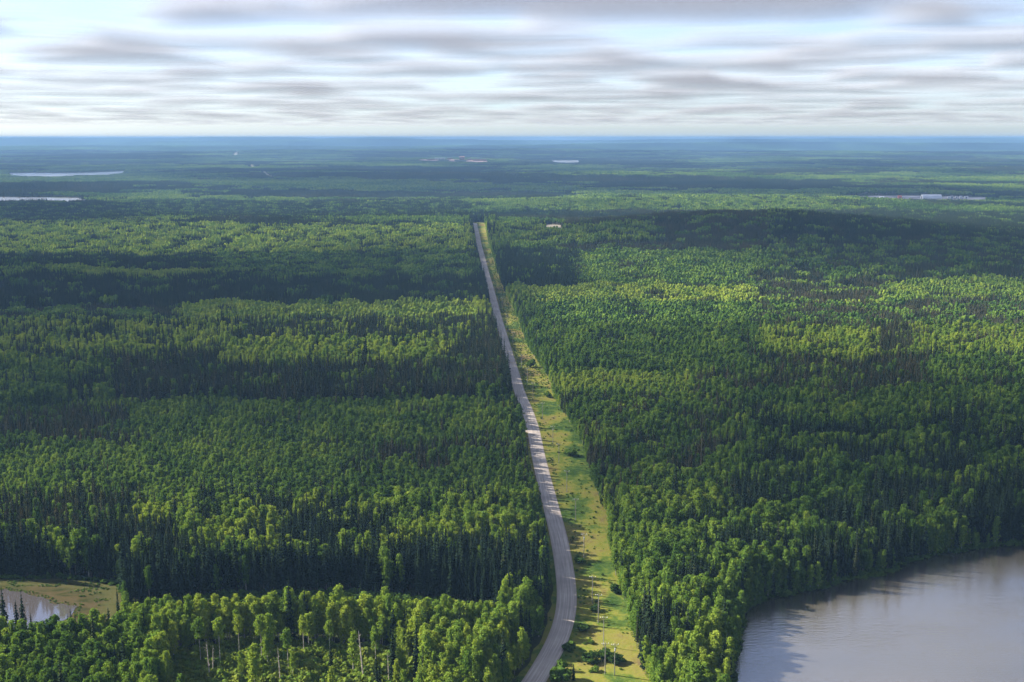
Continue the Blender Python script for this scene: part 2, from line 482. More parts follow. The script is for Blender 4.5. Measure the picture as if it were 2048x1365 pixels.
C_BILLOW = 0.34 * (1 - smooth(4500, 9000, CR))
C_EDGE = 1 - smooth(60000, 118000, CR)
cloud_root = put('clouds', None, kind='stuff', label='broken grey and white cloud layer above the forest')
# the cloud layer is built up of thin translucent slices: a flat base, and more slices where the cloud towers higher
for i_ in range(8):
    zz = CLOUD_Z + 25.0 * i_ + 9.0 * perlin(CX / 1400, CY / 1400, 150 + i_)
    put('cloud_slice', grid_mesh('cloud_slice', CX, CY, zz, M['cloud'], {'thickness': CT - 0.085 * i_ + 0.16 * (1 - smooth(9000, 16000, CR)) * perlin(CX / 2200, CY / 2200, 160 + i_), 'field_edge': C_EDGE, 'billow': C_BILLOW}, wrap=True), cloud_root, kind='stuff')
put('high_veil', grid_mesh('high_veil', CX, CY, np.full(CX.shape, 3200.0), M['veil'], {'thickness': 0.5 * fbm(CX / 16000, CY / 22000, 2, 140), 'field_edge': C_EDGE}, wrap=True), cloud_root, kind='stuff')

# ------------------------------------------------------------------ water, bog, clearing, road
def sheet(name, poly, z, mat, cell, rim_w=None, drape=False, **props):
    """A flat sheet inside an outline, cut into cells so that attributes and relief can follow."""
    import bmesh
    bm = bmesh.new()
    vs = [bm.verts.new((p[0], p[1], 0)) for p in poly]
    bm.faces.new(vs)
    lo = poly.min(0); hi = poly.max(0)
    for axis, no in ((0, (1, 0, 0)), (1, (0, 1, 0))):
        n_ = max(1, int((hi[axis] - lo[axis]) / cell[axis]))
        for k in range(1, n_):
            q = lo[axis] + (hi[axis] - lo[axis]) * k / n_
            co = (q, 0, 0) if axis == 0 else (0, q, 0)
            bmesh.ops.bisect_plane(bm, geom=bm.verts[:] + bm.edges[:] + bm.faces[:], plane_co=co, plane_no=no)
    bmesh.ops.triangulate(bm, faces=bm.faces[:])
    bmesh.ops.recalc_face_normals(bm, faces=bm.faces[:])
    me = bpy.data.meshes.new(name); bm.to_mesh(me); bm.free()
    co = np.empty(len(me.vertices) * 3, np.float32); me.vertices.foreach_get('co', co); co = co.reshape(-1, 3)
    co[:, 2] = (height(co[:, 0], co[:, 1]) if drape else 0) + z
    me.vertices.foreach_set('co', co.ravel())
    if rim_w:
        d = dist_poly(poly, co[:, 0].astype(float), co[:, 1].astype(float))
        a = me.attributes.new('rim', 'FLOAT', 'POINT'); a.data.foreach_set('value', (1 - smooth(0, rim_w, d)).astype(np.float32))
    if len(me.polygons) and me.polygons[0].normal.z < 0:
        me.flip_normals()
    me.materials.append(mat); me.update()
    return put(name, me, **props)
def wobble(poly, step, amp, wl, seed):
    q = resample(np.concatenate([poly, poly[:1]]), step)[:-1]
    n_ = normals(np.concatenate([q, q[:1]]))[:-1]
    return q + n_ * (amp * fbm(q[:, 0] / wl, q[:, 1] / wl, 2, seed))[:, None]
lake_w = wobble(lake_near, 4, 2.0, 18, 5)
sheet('lake_water', lake_w, 0.10, M['lake'], (12, 12), 22, kind='structure', label='wide grey wind-ruffled lake along the wooded shore')
pond_w = wobble(pond, 1.5, 2.2, 7, 6)
sheet('pond_water', pond_w, 0.16, M['pond'], (12, 12), 8, kind='structure', label='small dark pond reflecting the sky inside the tan bog')
sheet('bog_meadow', wobble(bog, 4, 2.0, 14, 8), 0.07, M['bog'], (8, 8), 16, kind='structure', label='tan sedge bog around the small pond')
for L_, nm, lb in ((lake_far_a, 'lake_water', 'long pale lake far off among blue-green forest'), (lake_far_b, 'lake_water', 'narrow pale lake nearer than the long lake'),
                   (lake_far_c, 'lake_water', 'small bright lake far beyond the road')):
    sheet(nm, wobble(L_, 40, 15, 200, 9), 1.0, M['far_water'], (400, 400), None, kind='structure', label=lb)
sheet('clearing', wobble(clearing_sheet, 5, 1.2, 14, 12), 0.06, M['grass'], (14, 14), None, drape=True, kind='structure', label='yellow-green grass strip cleared for the power line beside the gravel road')

def ribbon(name, mid, width, z, mat, **props):
    nrm = normals(mid)
    across = np.linspace(-1, 1, 9)
    s = np.concatenate([[0], np.cumsum(np.hypot(*np.diff(mid, axis=0).T))])
    X = mid[:, :1] + nrm[:, :1] * across * width / 2
    Y = mid[:, 1:] + nrm[:, 1:] * across * width / 2
    Z = height(X, Y) + z + 0.16 * (1 - across ** 2)
    me = grid_mesh(name, X, Y, Z, mat, {'across': np.broadcast_to(across, X.shape), 'along': np.broadcast_to(s[:, None], X.shape)})
    if me.polygons[0].normal.z < 0: me.flip_normals()
    return put(name, me, **props)
ribbon('road', road_mid, ROAD_W, 0.12, M['road'], kind='structure', label='long straight grey gravel road running through the forest')
# side entrance to the left of the road
j_side = int(np.argmin(np.abs(road_mid[:, 1] - flat_at(1055, 864)[1])))
side_a = road_mid[j_side]
side = smooth_line(np.array([side_a, side_a + (-5, 0.5), side_a + (-14, 2.5), side_a + (-40, 7)]), 2.0, 3)
ribbon('side_track', side, 5.0, 0.09, M['road'], kind='structure', label='short gravel side track leaving the road to the left')

# far pieces of the same road on the rising ground
far_road = []
for a, b in (((528, 344), (545, 352)), ((502, 330), (508, 333.5)), ((470, 308), (488, 294))):
    far, near_ = (a, b) if a[1] < b[1] else (b, a)
    far_road.append(np.array([at(*near_, 12), at(*far, 0)]))
for fr in far_road:
    mid_ = smooth_line(fr, 40, 2)
    ribbon('road', mid_, 14.0 if fr[0][1] < 8000 else 26.0, 0.8 + 13.5 * float(smooth(FAR0, FAR1, np.hypot(*fr[0]))), M['sand'], kind='structure', label='pale far piece of the road showing between trees')

# ------------------------------------------------------------------ stands of trees (ground plan)
# image rows/columns of the photograph turned into plots of ground: (x0,x1,y0,y1, share of spruce, height factor, aspen tint, spruce tint)
PLOTS = [
    (-600, 1120, 1195, 1700, .20, .92, .74, .30), (-600, 330, 1240, 1700, .25, .92, .52, .30), (-300, 1095, 1095, 1185, .93, 1.02, .50, .18),
    (240, 1090, 1010, 1120, .52, .92, .74, .34), (-600, 250, 1080, 1160, .80, 1.00, .45, .22), (700, 1090, 1010, 1075, .25, 1.0, .62, .35),
    (-500, 1080, 790, 1012, .05, .55, .50, .55), (-300, 330, 822, 892, .80, .62, .40, .60), (700, 1050, 890, 945, .55, .60, .42, .60),
    (250, 1015, 722, 792, .86, .95, .45, .52), (-500, 250, 722, 800, .30, .95, .48, .40), (520, 770, 690, 738, .08, 1.05, .74, .30),
    (-500, 560, 640, 722, .45, .90, .80, .42), (560, 995, 640, 692, .66, .92, .74, .50), (770, 1000, 692, 725, .85, .95, .5, .55),
    (-500, 400, 604, 640, .50, .60, .50, .60), (400, 995, 604, 640, .08, .90, .84, .40), (-500, 975, 558, 606, .90, 1.00, .40, .35),
    (130, 485, 538, 560, .06, .70, .84, .40), (-500, 500, 505, 540, .80, 1.00, .40, .35), (-500, 960, 452, 506, .32, 1.00, .80, .35),
    (480, 965, 506, 560, .35, .80, .45, .35),
    (1180, 1520, 1000, 1700, .22, .94, .56, .32), (1500, 2700, 850, 1120, .50, 1.02, .42, .30), (1100, 1520, 800, 1000, .40, .75, .45, .60),
    (1520, 2600, 790, 850, .20, .85, .45, .45), (1095, 1430, 742, 802, .10, .62, .72, .60), (1045, 1600, 604, 744, .10, .85, .40, .40),
    (1045, 1720, 570, 606, .06, .80, .86, .60), (1600, 2600, 606, 662, .55, .85, .40, .62), (1600, 2600, 664, 720, .18, .85, .74, .60),
    (1690, 1800, 655, 712, .90, .80, .70, .60), (1620, 1850, 722, 795, .90, .70, .40, .60), (1850, 2600, 722, 795, .25, .85, .42, .5),
    (1430, 1650, 742, 800, .40, .80, .45, .70), (985, 1260, 500, 572, .88, 1.00, .40, .28), (1150, 1660, 436, 502, .82, .75, .42, .60),
    (1250, 1600, 502, 572, .15, .80, .48, .55), (1560, 1760, 540, 605, .85, .70, .6, .60), (1720, 2600, 568, 606, .15, .85, .66, .5),
    (985, 1320, 445, 482, .35, 1.0, .62, .40), (1150, 1700, 384, 420, .18, 1.0, .58, .40), (0, 950, 400, 440, .65, 1.0, .42, .35),
    (1700, 2600, 425, 480, .85, 1.0, .42, .40), (1650, 2600, 480, 560, .55, .85, .46, .5),
]
plot_polys = []
for (x0, x1, y0, y1, ps, hf, ta, ts) in PLOTS:
    z = 11 * hf
    ys_ = (y0, 0.5 * (y0 + y1), y1)
    pts = [at(x0, y1, z), at(x1, y1, z), at(x1, ys_[1], z), at(x1, y0, z), at(x0, y0, z), at(x0, ys_[1], z)]
    plot_polys.append((np.array(pts), ps, hf, ta, ts))
def stand(x, y):
    """share of spruce, height factor, aspen tint, spruce tint at each place"""
    d = np.hypot(x, y)
    n1 = fbm(x / 520, y / 420, 3, 51)
    n1 = np.where(d > 3500, fbm(x / 1500, y / 900, 4, 53), n1)
    ps = smooth(-0.35, 0.40, n1) * 0.9 + 0.05
    n2 = fbm(x / 300, y / 300, 2, 61)
    hf = 0.92 + 0.14 * np.clip(n2, -1, 1)
    ta = 0.48 + 0.32 * fbm(x / 420, y / 380, 2, 62)
    ts = 0.40 + 0.30 * fbm(x / 350, y / 300, 2, 63)
    wamp = np.clip(d / 55, 8, 45)
    wx = x + 3.2 * wamp * fbm(x / (wamp * 7), y / (wamp * 4), 3, 71)
    wy = y + 1.5 * wamp * fbm(x / (wamp * 6), y / (wamp * 4), 3, 72)
    wx = wx + rng.normal(0, 1, x.shape) * wamp * .40; wy = wy + rng.normal(0, 1, x.shape) * wamp * .22
    for poly, p_, h_, a_, s_ in plot_polys:
        m = inside(poly, wx, wy)
        j = fbm(x[m] / 38, y[m] / 30, 2, 64)
        ps[m] = 0.02 + 0.95 * smooth(0.28, 0.72, p_ + 0.70 * j); hf[m] = h_ * (1 + 0.10 * fbm(x[m] / 60, y[m] / 50, 2, 65))
        ta[m] = a_ + 0.10 * fbm(x[m] / 70, y[m] / 60, 2, 66) + 0.11 * np.tanh(5 * perlin(x[m] / 34, y[m] / 46, 68)); ts[m] = s_ + 0.10 * fbm(x[m] / 55, y[m] / 45, 2, 67)
    return ps, hf, ta, ts

compound = np.array([(1075, 3560), (1110, 3380), (1190, 3290), (1300, 3320), (1400, 3320), (1440, 3480), (1560, 3600), (1580, 3820), (1380, 3880), (1180, 3870), (1095, 3780)], float)
mill = np.array([(-760, 8900), (-560, 8650), (-360, 8500), (-220, 8550), (-190, 9600), (-420, 9750), (-760, 9660)], float)
pit = np.array([at(1076, 452), at(1100, 450.5), at(1134, 452.5), at(1128, 457.5, 13), at(1106, 456, 13), at(1090, 458, 13)])
shrub_gap = np.array([at(330, 1372), at(345, 1310), at(470, 1285), at(640, 1290), at(760, 1300), at(840, 1330), at(850, 1372), at(800, 1500), at(300, 1500)])
g0 = P([(250, 1195), (420, 1197), (650, 1194), (860, 1192), (990, 1188)], 16.0)
creek = np.concatenate([g0, g0[::-1] + np.array([[6, 16], [4, 34], [0, 44], [-4, 44], [-10, 30]])])
def open_ground(x, y, margin):
    """True where no tree stands."""
    m = np.zeros(x.shape, bool)
    for poly in (clearing, lake_w, bog, creek, compound, mill, pit, lake_far_a, lake_far_b, lake_far_c):
        m |= inside(poly, x, y)
    for poly in (clearing, lake_w, bog):
        lo = poly.min(0) - margin; hi = poly.max(0) + margin
        k = (~m) & (x > lo[0]) & (x < hi[0]) & (y > lo[1]) & (y < hi[1])
        if k.any(): m[k] |= dist_poly(poly, x[k], y[k]) < margin
    k = (y < 2700)
    if k.any():
        kk = np.where(k)[0]
        m[kk] |= dist_poly(road_mid[::4], x[kk], y[kk], False) < (ROAD_W / 2 + 2.4)
        m[kk] |= dist_poly(side, x[kk], y[kk], False) < 4.5
    for fr in far_road:
        t = fr[1] - fr[0]; t = t / np.hypot(*t)
        m |= dist_poly(np.array([fr[0] - t * 20, fr[1] + t * 60]), x, y, False) < (46 if fr[0][1] < 8000 else 60)
    return m

# ------------------------------------------------------------------ tree shapes
class Build:
    def __init__(s): s.v = []; s.f = []; s.m = []; s.t = []
    def tube(s, pts, radii, sides, mat=0, tint=0.0):
        base = len(s.v)
        for p, r in zip(pts, radii):
            for k in range(sides):
                a = 2 * math.pi * k / sides
                s.v.append((p[0] + r * math.cos(a), p[1] + r * math.sin(a), p[2])); s.t.append(tint)
        for i in range(len(pts) - 1):
            for k in range(sides):
                k2 = (k + 1) % sides
                s.f.append((base + i * sides + k, base + i * sides + k2, base + (i + 1) * sides + k2, base + (i + 1) * sides + k)); s.m.append(mat)
    def quad(s, c, u, w, mat=0, tint=0.0):
        b = len(s.v)
        for a, d in ((-1, -1), (1, -1), (1, 1), (-1, 1)):
            s.v.append((c[0] + a * u[0] + d * w[0], c[1] + a * u[1] + d * w[1], c[2] + a * u[2] + d * w[2])); s.t.append(tint)
        s.f.append((b, b + 1, b + 2, b + 3)); s.m.append(mat)
    def poly(s, pts, mat=0, tint=0.0):
        b = len(s.v)
        for p in pts: s.v.append(tuple(p)); s.t.append(tint)
        s.f.append(tuple(range(b, b + len(pts)))); s.m.append(mat)
    def blob(s, c, r, rz, r_, mat=0, tint=0.0, seg=6, rings=4, rough=0.28):
        b = len(s.v)
        s.v.append((c[0], c[1], c[2] - rz)); s.t.append(tint)
        for i in range(1, rings):
            th = math.pi * i / rings
            for k in range(seg):
                a = 2 * math.pi * (k + 0.5 * (i % 2)) / seg
                q = 1 + rough * r_.uniform(-1, 1)
                s.v.append((c[0] + r * q * math.sin(th) * math.cos(a), c[1] + r * q * math.sin(th) * math.sin(a), c[2] - rz * q * math.cos(th))); s.t.append(tint)
        s.v.append((c[0], c[1], c[2] + rz * (1 + rough * r_.uniform(-.5, 1)))); s.t.append(tint)
        top = len(s.v) - 1
        for k in range(seg):
            k2 = (k + 1) % seg
            s.f.append((b, b + 1 + k2, b + 1 + k)); s.m.append(mat)
            for i in range(rings - 2):
                o = b + 1 + i * seg
                s.f.append((o + k, o + k2, o + seg + k2, o + seg + k)); s.m.append(mat)
            o = b + 1 + (rings - 2) * seg
            s.f.append((o + k, o + k2, top)); s.m.append(mat)
    def mesh(s, name, mats):
        return mesh_from(name, s.v, s.f, mats, s.m, {'tint': s.t})

def rand_dir(r):
    z = r.uniform(-1, 1); a = r.uniform(0, 2 * math.pi); q = math.sqrt(1 - z * z)
    return np.array([q * math.cos(a), q * math.sin(a), z])
def cross_axes(n, size, r, aspect=1.0):
    t = rand_dir(r); u = np.cross(n, t); u /= np.linalg.norm(u) + 1e-9; w = np.cross(n, u)
    return u * size, w * size * aspect

def aspen_parts(seed, H=17.0, crown_from=0.38, R=2.15, slim=1.0, clumps=50, per=24):
    """trunk and crown of a leafy poplar: uneven clumps of leaf sprays on rising limbs"""
    r = random.Random(seed)
    bend = (r.uniform(-.5, .5), r.uniform(-.5, .5))
    axis = lambda t: np.array([bend[0] * t * t, bend[1] * t * t, H * t])
    tr = Build()
    ts = [0, .12, .3, .5, .7, .86, .97]
    tr.tube([axis(t) for t in ts], [0.20, .165, .15, .125, .09, .05, .02], 6)
    cr = Build()
    centres = []
    for k in range(clumps):
        t = crown_from + (1 - crown_from) * ((k + r.random()) / clumps) ** 0.9
        s = (t - crown_from) / (1 - crown_from)
        prof = (math.sin(math.pi * min(1, s * 0.86 + 0.12)) ** 0.75) * slim
        a = k * 2.399 + r.uniform(-.5, .5)
        rad_ = R * prof * (0.35 + 0.78 * r.random())
        c = axis(min(t, 0.96)) + np.array([rad_ * math.cos(a), rad_ * math.sin(a), r.uniform(-.3, .5)])
        centres.append((c, 0.62 + 0.45 * r.random()))
        if k % 3 == 0 and s < 0.8:
            p0 = axis(max(crown_from * 0.9, t - 0.13))
            tr.tube([p0, (p0 + c) / 2 + np.array([0, 0, -.15]), c], [0.055, 0.035, 0.015], 4)
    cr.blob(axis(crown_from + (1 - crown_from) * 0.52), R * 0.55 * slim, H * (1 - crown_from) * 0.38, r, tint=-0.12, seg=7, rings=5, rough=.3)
    for c, q in centres:
        tint = r.uniform(-.10, .10)
        for _ in range(per):
            d = rand_dir(r)
            p = c + d * q * (0.55 + 0.55 * r.random()) * np.array([1, 1, .8])
            nrm = d * 0.7 + rand_dir(r) * 0.7 + np.array([0, 0, .35]); nrm /= np.linalg.norm(nrm)
            u, w = cross_axes(nrm, r.uniform(.13, .27), r, r.uniform(.6, 1))
            cr.quad(p, u, w, tint=tint + r.uniform(-.06, .06))
    return tr, cr
def spruce_parts(seed, H=15.0, R=1.55, skirt=0.12, sparse=0.0):
    """straight stem and drooping whorls narrowing to a spire"""
    r = random.Random(seed)
    tr = Build(); tr.tube([(0, 0, 0), (0, 0, H * .4), (0, 0, H * .8), (0, 0, H * 1.0)], [.17, .13, .06, .015], 6)
    cr = Build()
    tiers = 17
    for i in range(tiers):
        s = i / (tiers - 1)
        z = H * (skirt + (1 - skirt) * s ** 0.95)
        rr_ = R * (1 - s) ** 0.72 * (0.78 + 0.4 * r.random()) + 0.10
        nb = 8 if s < .7 else 6
        tint = r.uniform(-.08, .08)
        for k in range(nb):
            if r.random() < sparse: continue
            a = 2 * math.pi * (k + r.random() * .8) / nb
            L = rr_ * r.uniform(.7, 1.2)
            d = np.array([math.cos(a), math.sin(a), 0]); n_ = np.array([-math.sin(a), math.cos(a), 0])
            dr = L * r.uniform(.28, .55)
            zz = z + r.uniform(-.25, .25)
            wd = 0.18 + 0.26 * L
            root = np.array([0, 0, zz]); midp = d * L * .55 + np.array([0, 0, zz - dr * .35]); tip = d * L + np.array([0, 0, zz - dr])
            cr.poly([root, midp - n_ * wd, tip, midp + n_ * wd], tint=tint + r.uniform(-.06, .06))
            low = midp + np.array([0, 0, -.55 - .2 * L])
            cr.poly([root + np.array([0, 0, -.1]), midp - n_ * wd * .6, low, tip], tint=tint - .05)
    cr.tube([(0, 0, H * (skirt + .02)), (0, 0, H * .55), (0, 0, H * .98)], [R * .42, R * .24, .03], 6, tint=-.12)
    return tr, cr
def snag_parts(seed, H=14.0):
    r = random.Random(seed)
    tr = Build(); b = (r.uniform(-.5, .5), r.uniform(-.4, .4))
    ax = lambda t: np.array([b[0] * t, b[1] * t, H * t])
    tr.tube([ax(t) for t in (0, .3, .6, .85, 1)], [.21, .18, .14, .09, .03], 6)
    br = []
    for k in range(9):
        t = .35 + .6 * k / 9
        a = r.uniform(0, 6.28); L = r.uniform(.5, 1.6)
        bb = Build(); p = ax(t); bb.tube([p, p + np.array([L * .5 * math.cos(a), L * .5 * math.sin(a), .25]), p + np.array([L * math.cos(a), L * math.sin(a), .45])], [.06, .04, .015], 4)
        br.append(bb)
    return tr, br
def shrub_build(seed, H=2.2, R=1.3, n=110):
    r = random.Random(seed); b = Build()
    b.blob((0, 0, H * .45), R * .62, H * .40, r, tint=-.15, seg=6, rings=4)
    lobes = [(np.array([R * .6 * math.cos(k * 2.4), R * .6 * math.sin(k * 2.4), H * r.uniform(.3, .75)]), r.uniform(.4, .7) * R) for k in range(6)]
    for k in range(n):
        c, q = lobes[k % 6]
        d = rand_dir(r); p = c + d * q * r.uniform(.5, 1.05) * np.array([1, 1, .75]); p[2] = max(p[2], .1)
        nn = d + rand_dir(r) * .8; nn /= np.linalg.norm(nn)
        u, w = cross_axes(nn, r.uniform(.14, .27), r, .8)
        b.quad(p, u, w, tint=r.uniform(-.1, .1))
    return b

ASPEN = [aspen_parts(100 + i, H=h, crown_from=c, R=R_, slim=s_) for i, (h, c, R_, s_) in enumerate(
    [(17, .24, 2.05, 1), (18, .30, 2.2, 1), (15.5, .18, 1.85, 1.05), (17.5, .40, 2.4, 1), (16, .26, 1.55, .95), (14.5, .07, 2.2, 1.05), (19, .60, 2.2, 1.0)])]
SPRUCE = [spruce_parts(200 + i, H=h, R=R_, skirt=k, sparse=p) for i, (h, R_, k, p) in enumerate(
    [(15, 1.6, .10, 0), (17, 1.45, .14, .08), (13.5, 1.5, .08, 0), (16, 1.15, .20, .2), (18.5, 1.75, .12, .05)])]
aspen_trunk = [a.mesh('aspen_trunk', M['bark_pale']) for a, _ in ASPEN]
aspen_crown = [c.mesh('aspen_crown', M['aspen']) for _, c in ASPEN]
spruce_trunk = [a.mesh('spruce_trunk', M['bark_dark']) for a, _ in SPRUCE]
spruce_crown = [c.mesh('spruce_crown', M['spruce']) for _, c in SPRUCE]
def joined(trunk, crown, name, mats):
    b = Build()
    for src, mi in ((trunk, 1), (crown, 0)):
        o = len(b.v); b.v += src.v; b.t += src.t if mi == 0 else [0.0] * len(src.t)
        b.f += [tuple(o + i for i in f) for f in src.f]; b.m += [mi] * len(src.f)
    return b.mesh(name, mats)
def protos(cname, meshes):
    c = bpy.data.collections.new(cname)
    for i, me in enumerate(meshes):
        o = bpy.data.objects.new('%s_%02d' % (cname, i), me); c.objects.link(o)
    return c
# groves: a plot of distant trees as one shape, placed many times
def mid_grove(seed, kind, span, spacing, seg):
    r = random.Random(seed); b = Build()
    n_ = int(span / spacing)
    for i in range(n_):
        for j in range(n_):
            x = (i + .5 + r.uniform(-.48, .48)) * spacing - span / 2
            y = (j + .5 + r.uniform(-.48, .48)) * spacing - span / 2
            tint = r.gauss(0, .09)
            if kind == 'aspen':
                h = r.uniform(11.5, 17); R_ = r.uniform(1.4, 2.5) * spacing / 3.6
                b.blob((x, y, h - 3.6), R_, 3.9, r, 0, tint, seg, 4, .30)
                if seg > 5:
                    for _ in range(9):
                        d = rand_dir(r); d[2] = abs(d[2]) * .8
                        p = np.array([x, y, h - 3.4]) + d * np.array([R_, R_, 3.8]) * r.uniform(.95, 1.15)
                        u, w = cross_axes(rand_dir(r), r.uniform(.3, .5), r); b.quad(p, u, w, 0, tint + r.uniform(-.1, .12))
                b.tube([(x, y, 0), (x, y, h - 5)], [.16, .1], 3, 1)
            else:
                h = r.uniform(12, 21); R_ = r.uniform(0.9, 1.55) * spacing / 3.0
                tiers = 4 if seg > 5 else 2
                base_i = len(b.v)
                for k in range(tiers):
                    z0 = h * (.15 + .80 * k / tiers); z1 = min(h, z0 + h * .95 / tiers * 1.35)
                    rr_ = R_ * (1 - .80 * k / tiers)
                    ap = len(b.v); b.v.append((x, y, z1)); b.t.append(tint + .04)
                    for q in range(seg):
                        a = 6.283 * (q + r.uniform(-.3, .3)) / seg; rq = rr_ * r.uniform(.65, 1.25)
                        b.v.append((x + rq * math.cos(a), y + rq * math.sin(a), z0 + r.uniform(-.5, .4))); b.t.append(tint - .04)
                    for q in range(seg):
                        b.f.append((ap, ap + 1 + q, ap + 1 + (q + 1) % seg)); b.m.append(0)
                b.tube([(x, y, 0), (x, y, h * .3)], [.14, .1], 3, 1)
    return b
aspen_meshes = [joined(t, c, 'aspen', [M['aspen'], M['bark_pale']]) for t, c in ASPEN]
aspen_meshes += [mid_grove(300 + i, 'aspen', 15, 3.6, 6).mesh('aspen_grove', [M['aspen'], M['bark_pale']]) for i in range(5)]
aspen_meshes += [mid_grove(320 + i, 'aspen', 66, 6.2, 5).mesh('aspen_wood', [M['aspen'], M['bark_pale']]) for i in range(4)]
spruce_meshes = [joined(t, c, 'spruce', [M['spruce'], M['bark_dark']]) for t, c in SPRUCE]
spruce_meshes += [mid_grove(340 + i, 'spruce', 15, 2.9, 6).mesh('spruce_grove', [M['spruce'], M['bark_dark']]) for i in range(5)]
spruce_meshes += [mid_grove(360 + i, 'spruce', 66, 5.0, 4).mesh('spruce_wood', [M['spruce'], M['bark_dark']]) for i in range(4)]
nA, nS = len(ASPEN), len(SPRUCE)
aspen_set = protos('aspen_shape', aspen_meshes)
spruce_set = protos('spruce_shape', spruce_meshes)
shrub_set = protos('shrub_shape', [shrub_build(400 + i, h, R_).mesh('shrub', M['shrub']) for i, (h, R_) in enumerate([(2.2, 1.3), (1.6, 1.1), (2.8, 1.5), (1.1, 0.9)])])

def scatter(name, collection, x, y, z, idx, rot, scl, tint, **props):
    me = bpy.data.meshes.new(name)
    n_ = len(x)
    me.vertices.add(n_); me.vertices.foreach_set('co', np.stack([x, y, z], 1).astype(np.float32).ravel())
    for k, t, v in (('pick', 'INT', idx.astype(np.int32)), ('spin', 'FLOAT', rot.astype(np.float32)), ('tint', 'FLOAT', tint.astype(np.float32))):
        a = me.attributes.new(k, t, 'POINT'); a.data.foreach_set('value', v)
    a = me.attributes.new('size', 'FLOAT_VECTOR', 'POINT'); a.data.foreach_set('vector', scl.astype(np.float32).ravel())
    o = put(name, me, **props)
    ng = bpy.data.node_groups.new(name, 'GeometryNodeTree')
    ng.interface.new_socket('Geometry', in_out='INPUT', socket_type='NodeSocketGeometry')
    ng.interface.new_socket('Geometry', in_out='OUTPUT', socket_type='NodeSocketGeometry')
    nd = ng.nodes; lk = ng.links.new
    gi, go = nd.new('NodeGroupInput'), nd.new('NodeGroupOutput')
    ci = nd.new('GeometryNodeCollectionInfo'); ci.inputs['Collection'].default_value = collection
    ci.inputs['Separate Children'].default_value = True; ci.inputs['Reset Children'].default_value = True
    ip = nd.new('GeometryNodeInstanceOnPoints'); ip.inputs['Pick Instance'].default_value = True
    def named(nm, t):
        q = nd.new('GeometryNodeInputNamedAttribute'); q.data_type = t; q.inputs[0].default_value = nm
        return q.outputs[0]
    cx = nd.new('ShaderNodeCombineXYZ'); lk(named('spin', 'FLOAT'), cx.inputs[2])
    lk(gi.outputs[0], ip.inputs['Points']); lk(ci.outputs[0], ip.inputs['Instance'])
    lk(named('pick', 'INT'), ip.inputs['Instance Index']); lk(cx.outputs[0], ip.inputs['Rotation']); lk(named('size', 'FLOAT_VECTOR'), ip.inputs['Scale'])
    lk(ip.outputs[0], go.inputs[0])
    md = o.modifiers.new('trees', 'NODES'); md.node_group = ng
    return o

# ------------------------------------------------------------------ where the trees stand
def jitter_grid(x0, x1, y0, y1, step):
    nx, ny = int((x1 - x0) / step), int((y1 - y0) / step)
    i, j = np.meshgrid(np.arange(nx), np.arange(ny))
    x = x0 + (i + 0.5 * (j % 2) + rng.uniform(-.42, .42, i.shape)) * step
    y = y0 + (j + rng.uniform(-.42, .42, i.shape)) * step
    return x.ravel(), y.ravel()
def in_view(x, y, pad, top=20.0):
    px, py, dp = project(x, y, np.zeros_like(x))
    px2, py2, _ = project(x, y, np.full_like(x, top))
    s = FPX / dp * pad
    return (px > -s) & (px < 2048 + s) & (py2 < 1365 + s)
NEAR_END, MID_END, FAR_END = 1150.0, 3300.0, 14800.0
# single trees: the near wood, and both edges of the road far out
x, y = jitter_grid(-560, 560, 330, NEAR_END, 2.5)
k = in_view(x, y, 30)
x, y = x[k], y[k]
x2, y2 = jitter_grid(-260, 260, NEAR_END, 2750, 2.7)
dd = dist_poly(road_mid[::6], x2, y2, False); de = dist_poly(edge_right, x2, y2, False)
k = (dd < 26) | (de < 26)
x2, y2 = x2[k], y2[k]
x = np.concatenate([x, x2]); y = np.concatenate([y, y2])
ps, hf, ta, ts = stand(x, y)
u = rng.random(len(x))
is_spruce = u < ps
keep = ~open_ground(x, y, 1.2)
# roomy spacing for full-grown aspens, tighter where the wood is young
keep &= np.where(is_spruce, rng.random(len(x)) < 0.86, rng.random(len(x)) < np.clip(0.80 / hf ** 1.7, 0, 1))
gap = inside(shrub_gap, x, y)
keep &= ~(gap & (rng.random(len(x)) > 0.028))
keep &= fbm(x / 14, y / 14, 2, 95) < np.where(gap, 9, .80)
x, y, is_spruce, hf, ta, ts, gap = (a[keep] for a in (x, y, is_spruce, hf, ta, ts, gap))
n_ = len(x)
sz = hf * rng.normal(0.98, 0.15, n_).clip(.62, 1.38)
sz = np.where(is_spruce, sz * rng.uniform(.92, 1.42, n_), sz)
spin = rng.uniform(0, 2 * math.pi, n_)
tint = np.where(is_spruce, ts + rng.normal(0, .10, n_), ta + rng.normal(0, .11, n_)).clip(0.02, .98)
pick = np.where(is_spruce, rng.integers(0, nS, n_), rng.integers(0, 6, n_))
edge_d = np.minimum(dist_poly(edge_right, x, y, False), dist_poly(road_mid[::4], x, y, False) - ROAD_W / 2)
lk_d = dist_poly(lake_w[::3], x, y)
low = (~is_spruce) & ((edge_d < 9) | (lk_d < 7))
pick = np.where(low, np.where(rng.random(n_) < .75, 5, 2), pick)
sz = np.where(low, sz * rng.uniform(.62, 1.0, n_), sz)
wide = np.where(hf < .75, 1.25, 1.0) * rng.uniform(.74, 1.18, n_)
z = height(x, y)
trees = dict(x=x, y=y, z=z, s=sz, w=sz * wide, spin=spin, tint=tint, pick=pick, spruce=is_spruce)
px, py, dp = project(x, y, z + 11 * sz)
Hpx = np.where(is_spruce, 15.5, 16.5) * sz * FPX / dp
seen = (px > 4) & (px < 2044) & (py < 1358) & (py > 280)
single = np.zeros(n_, bool)
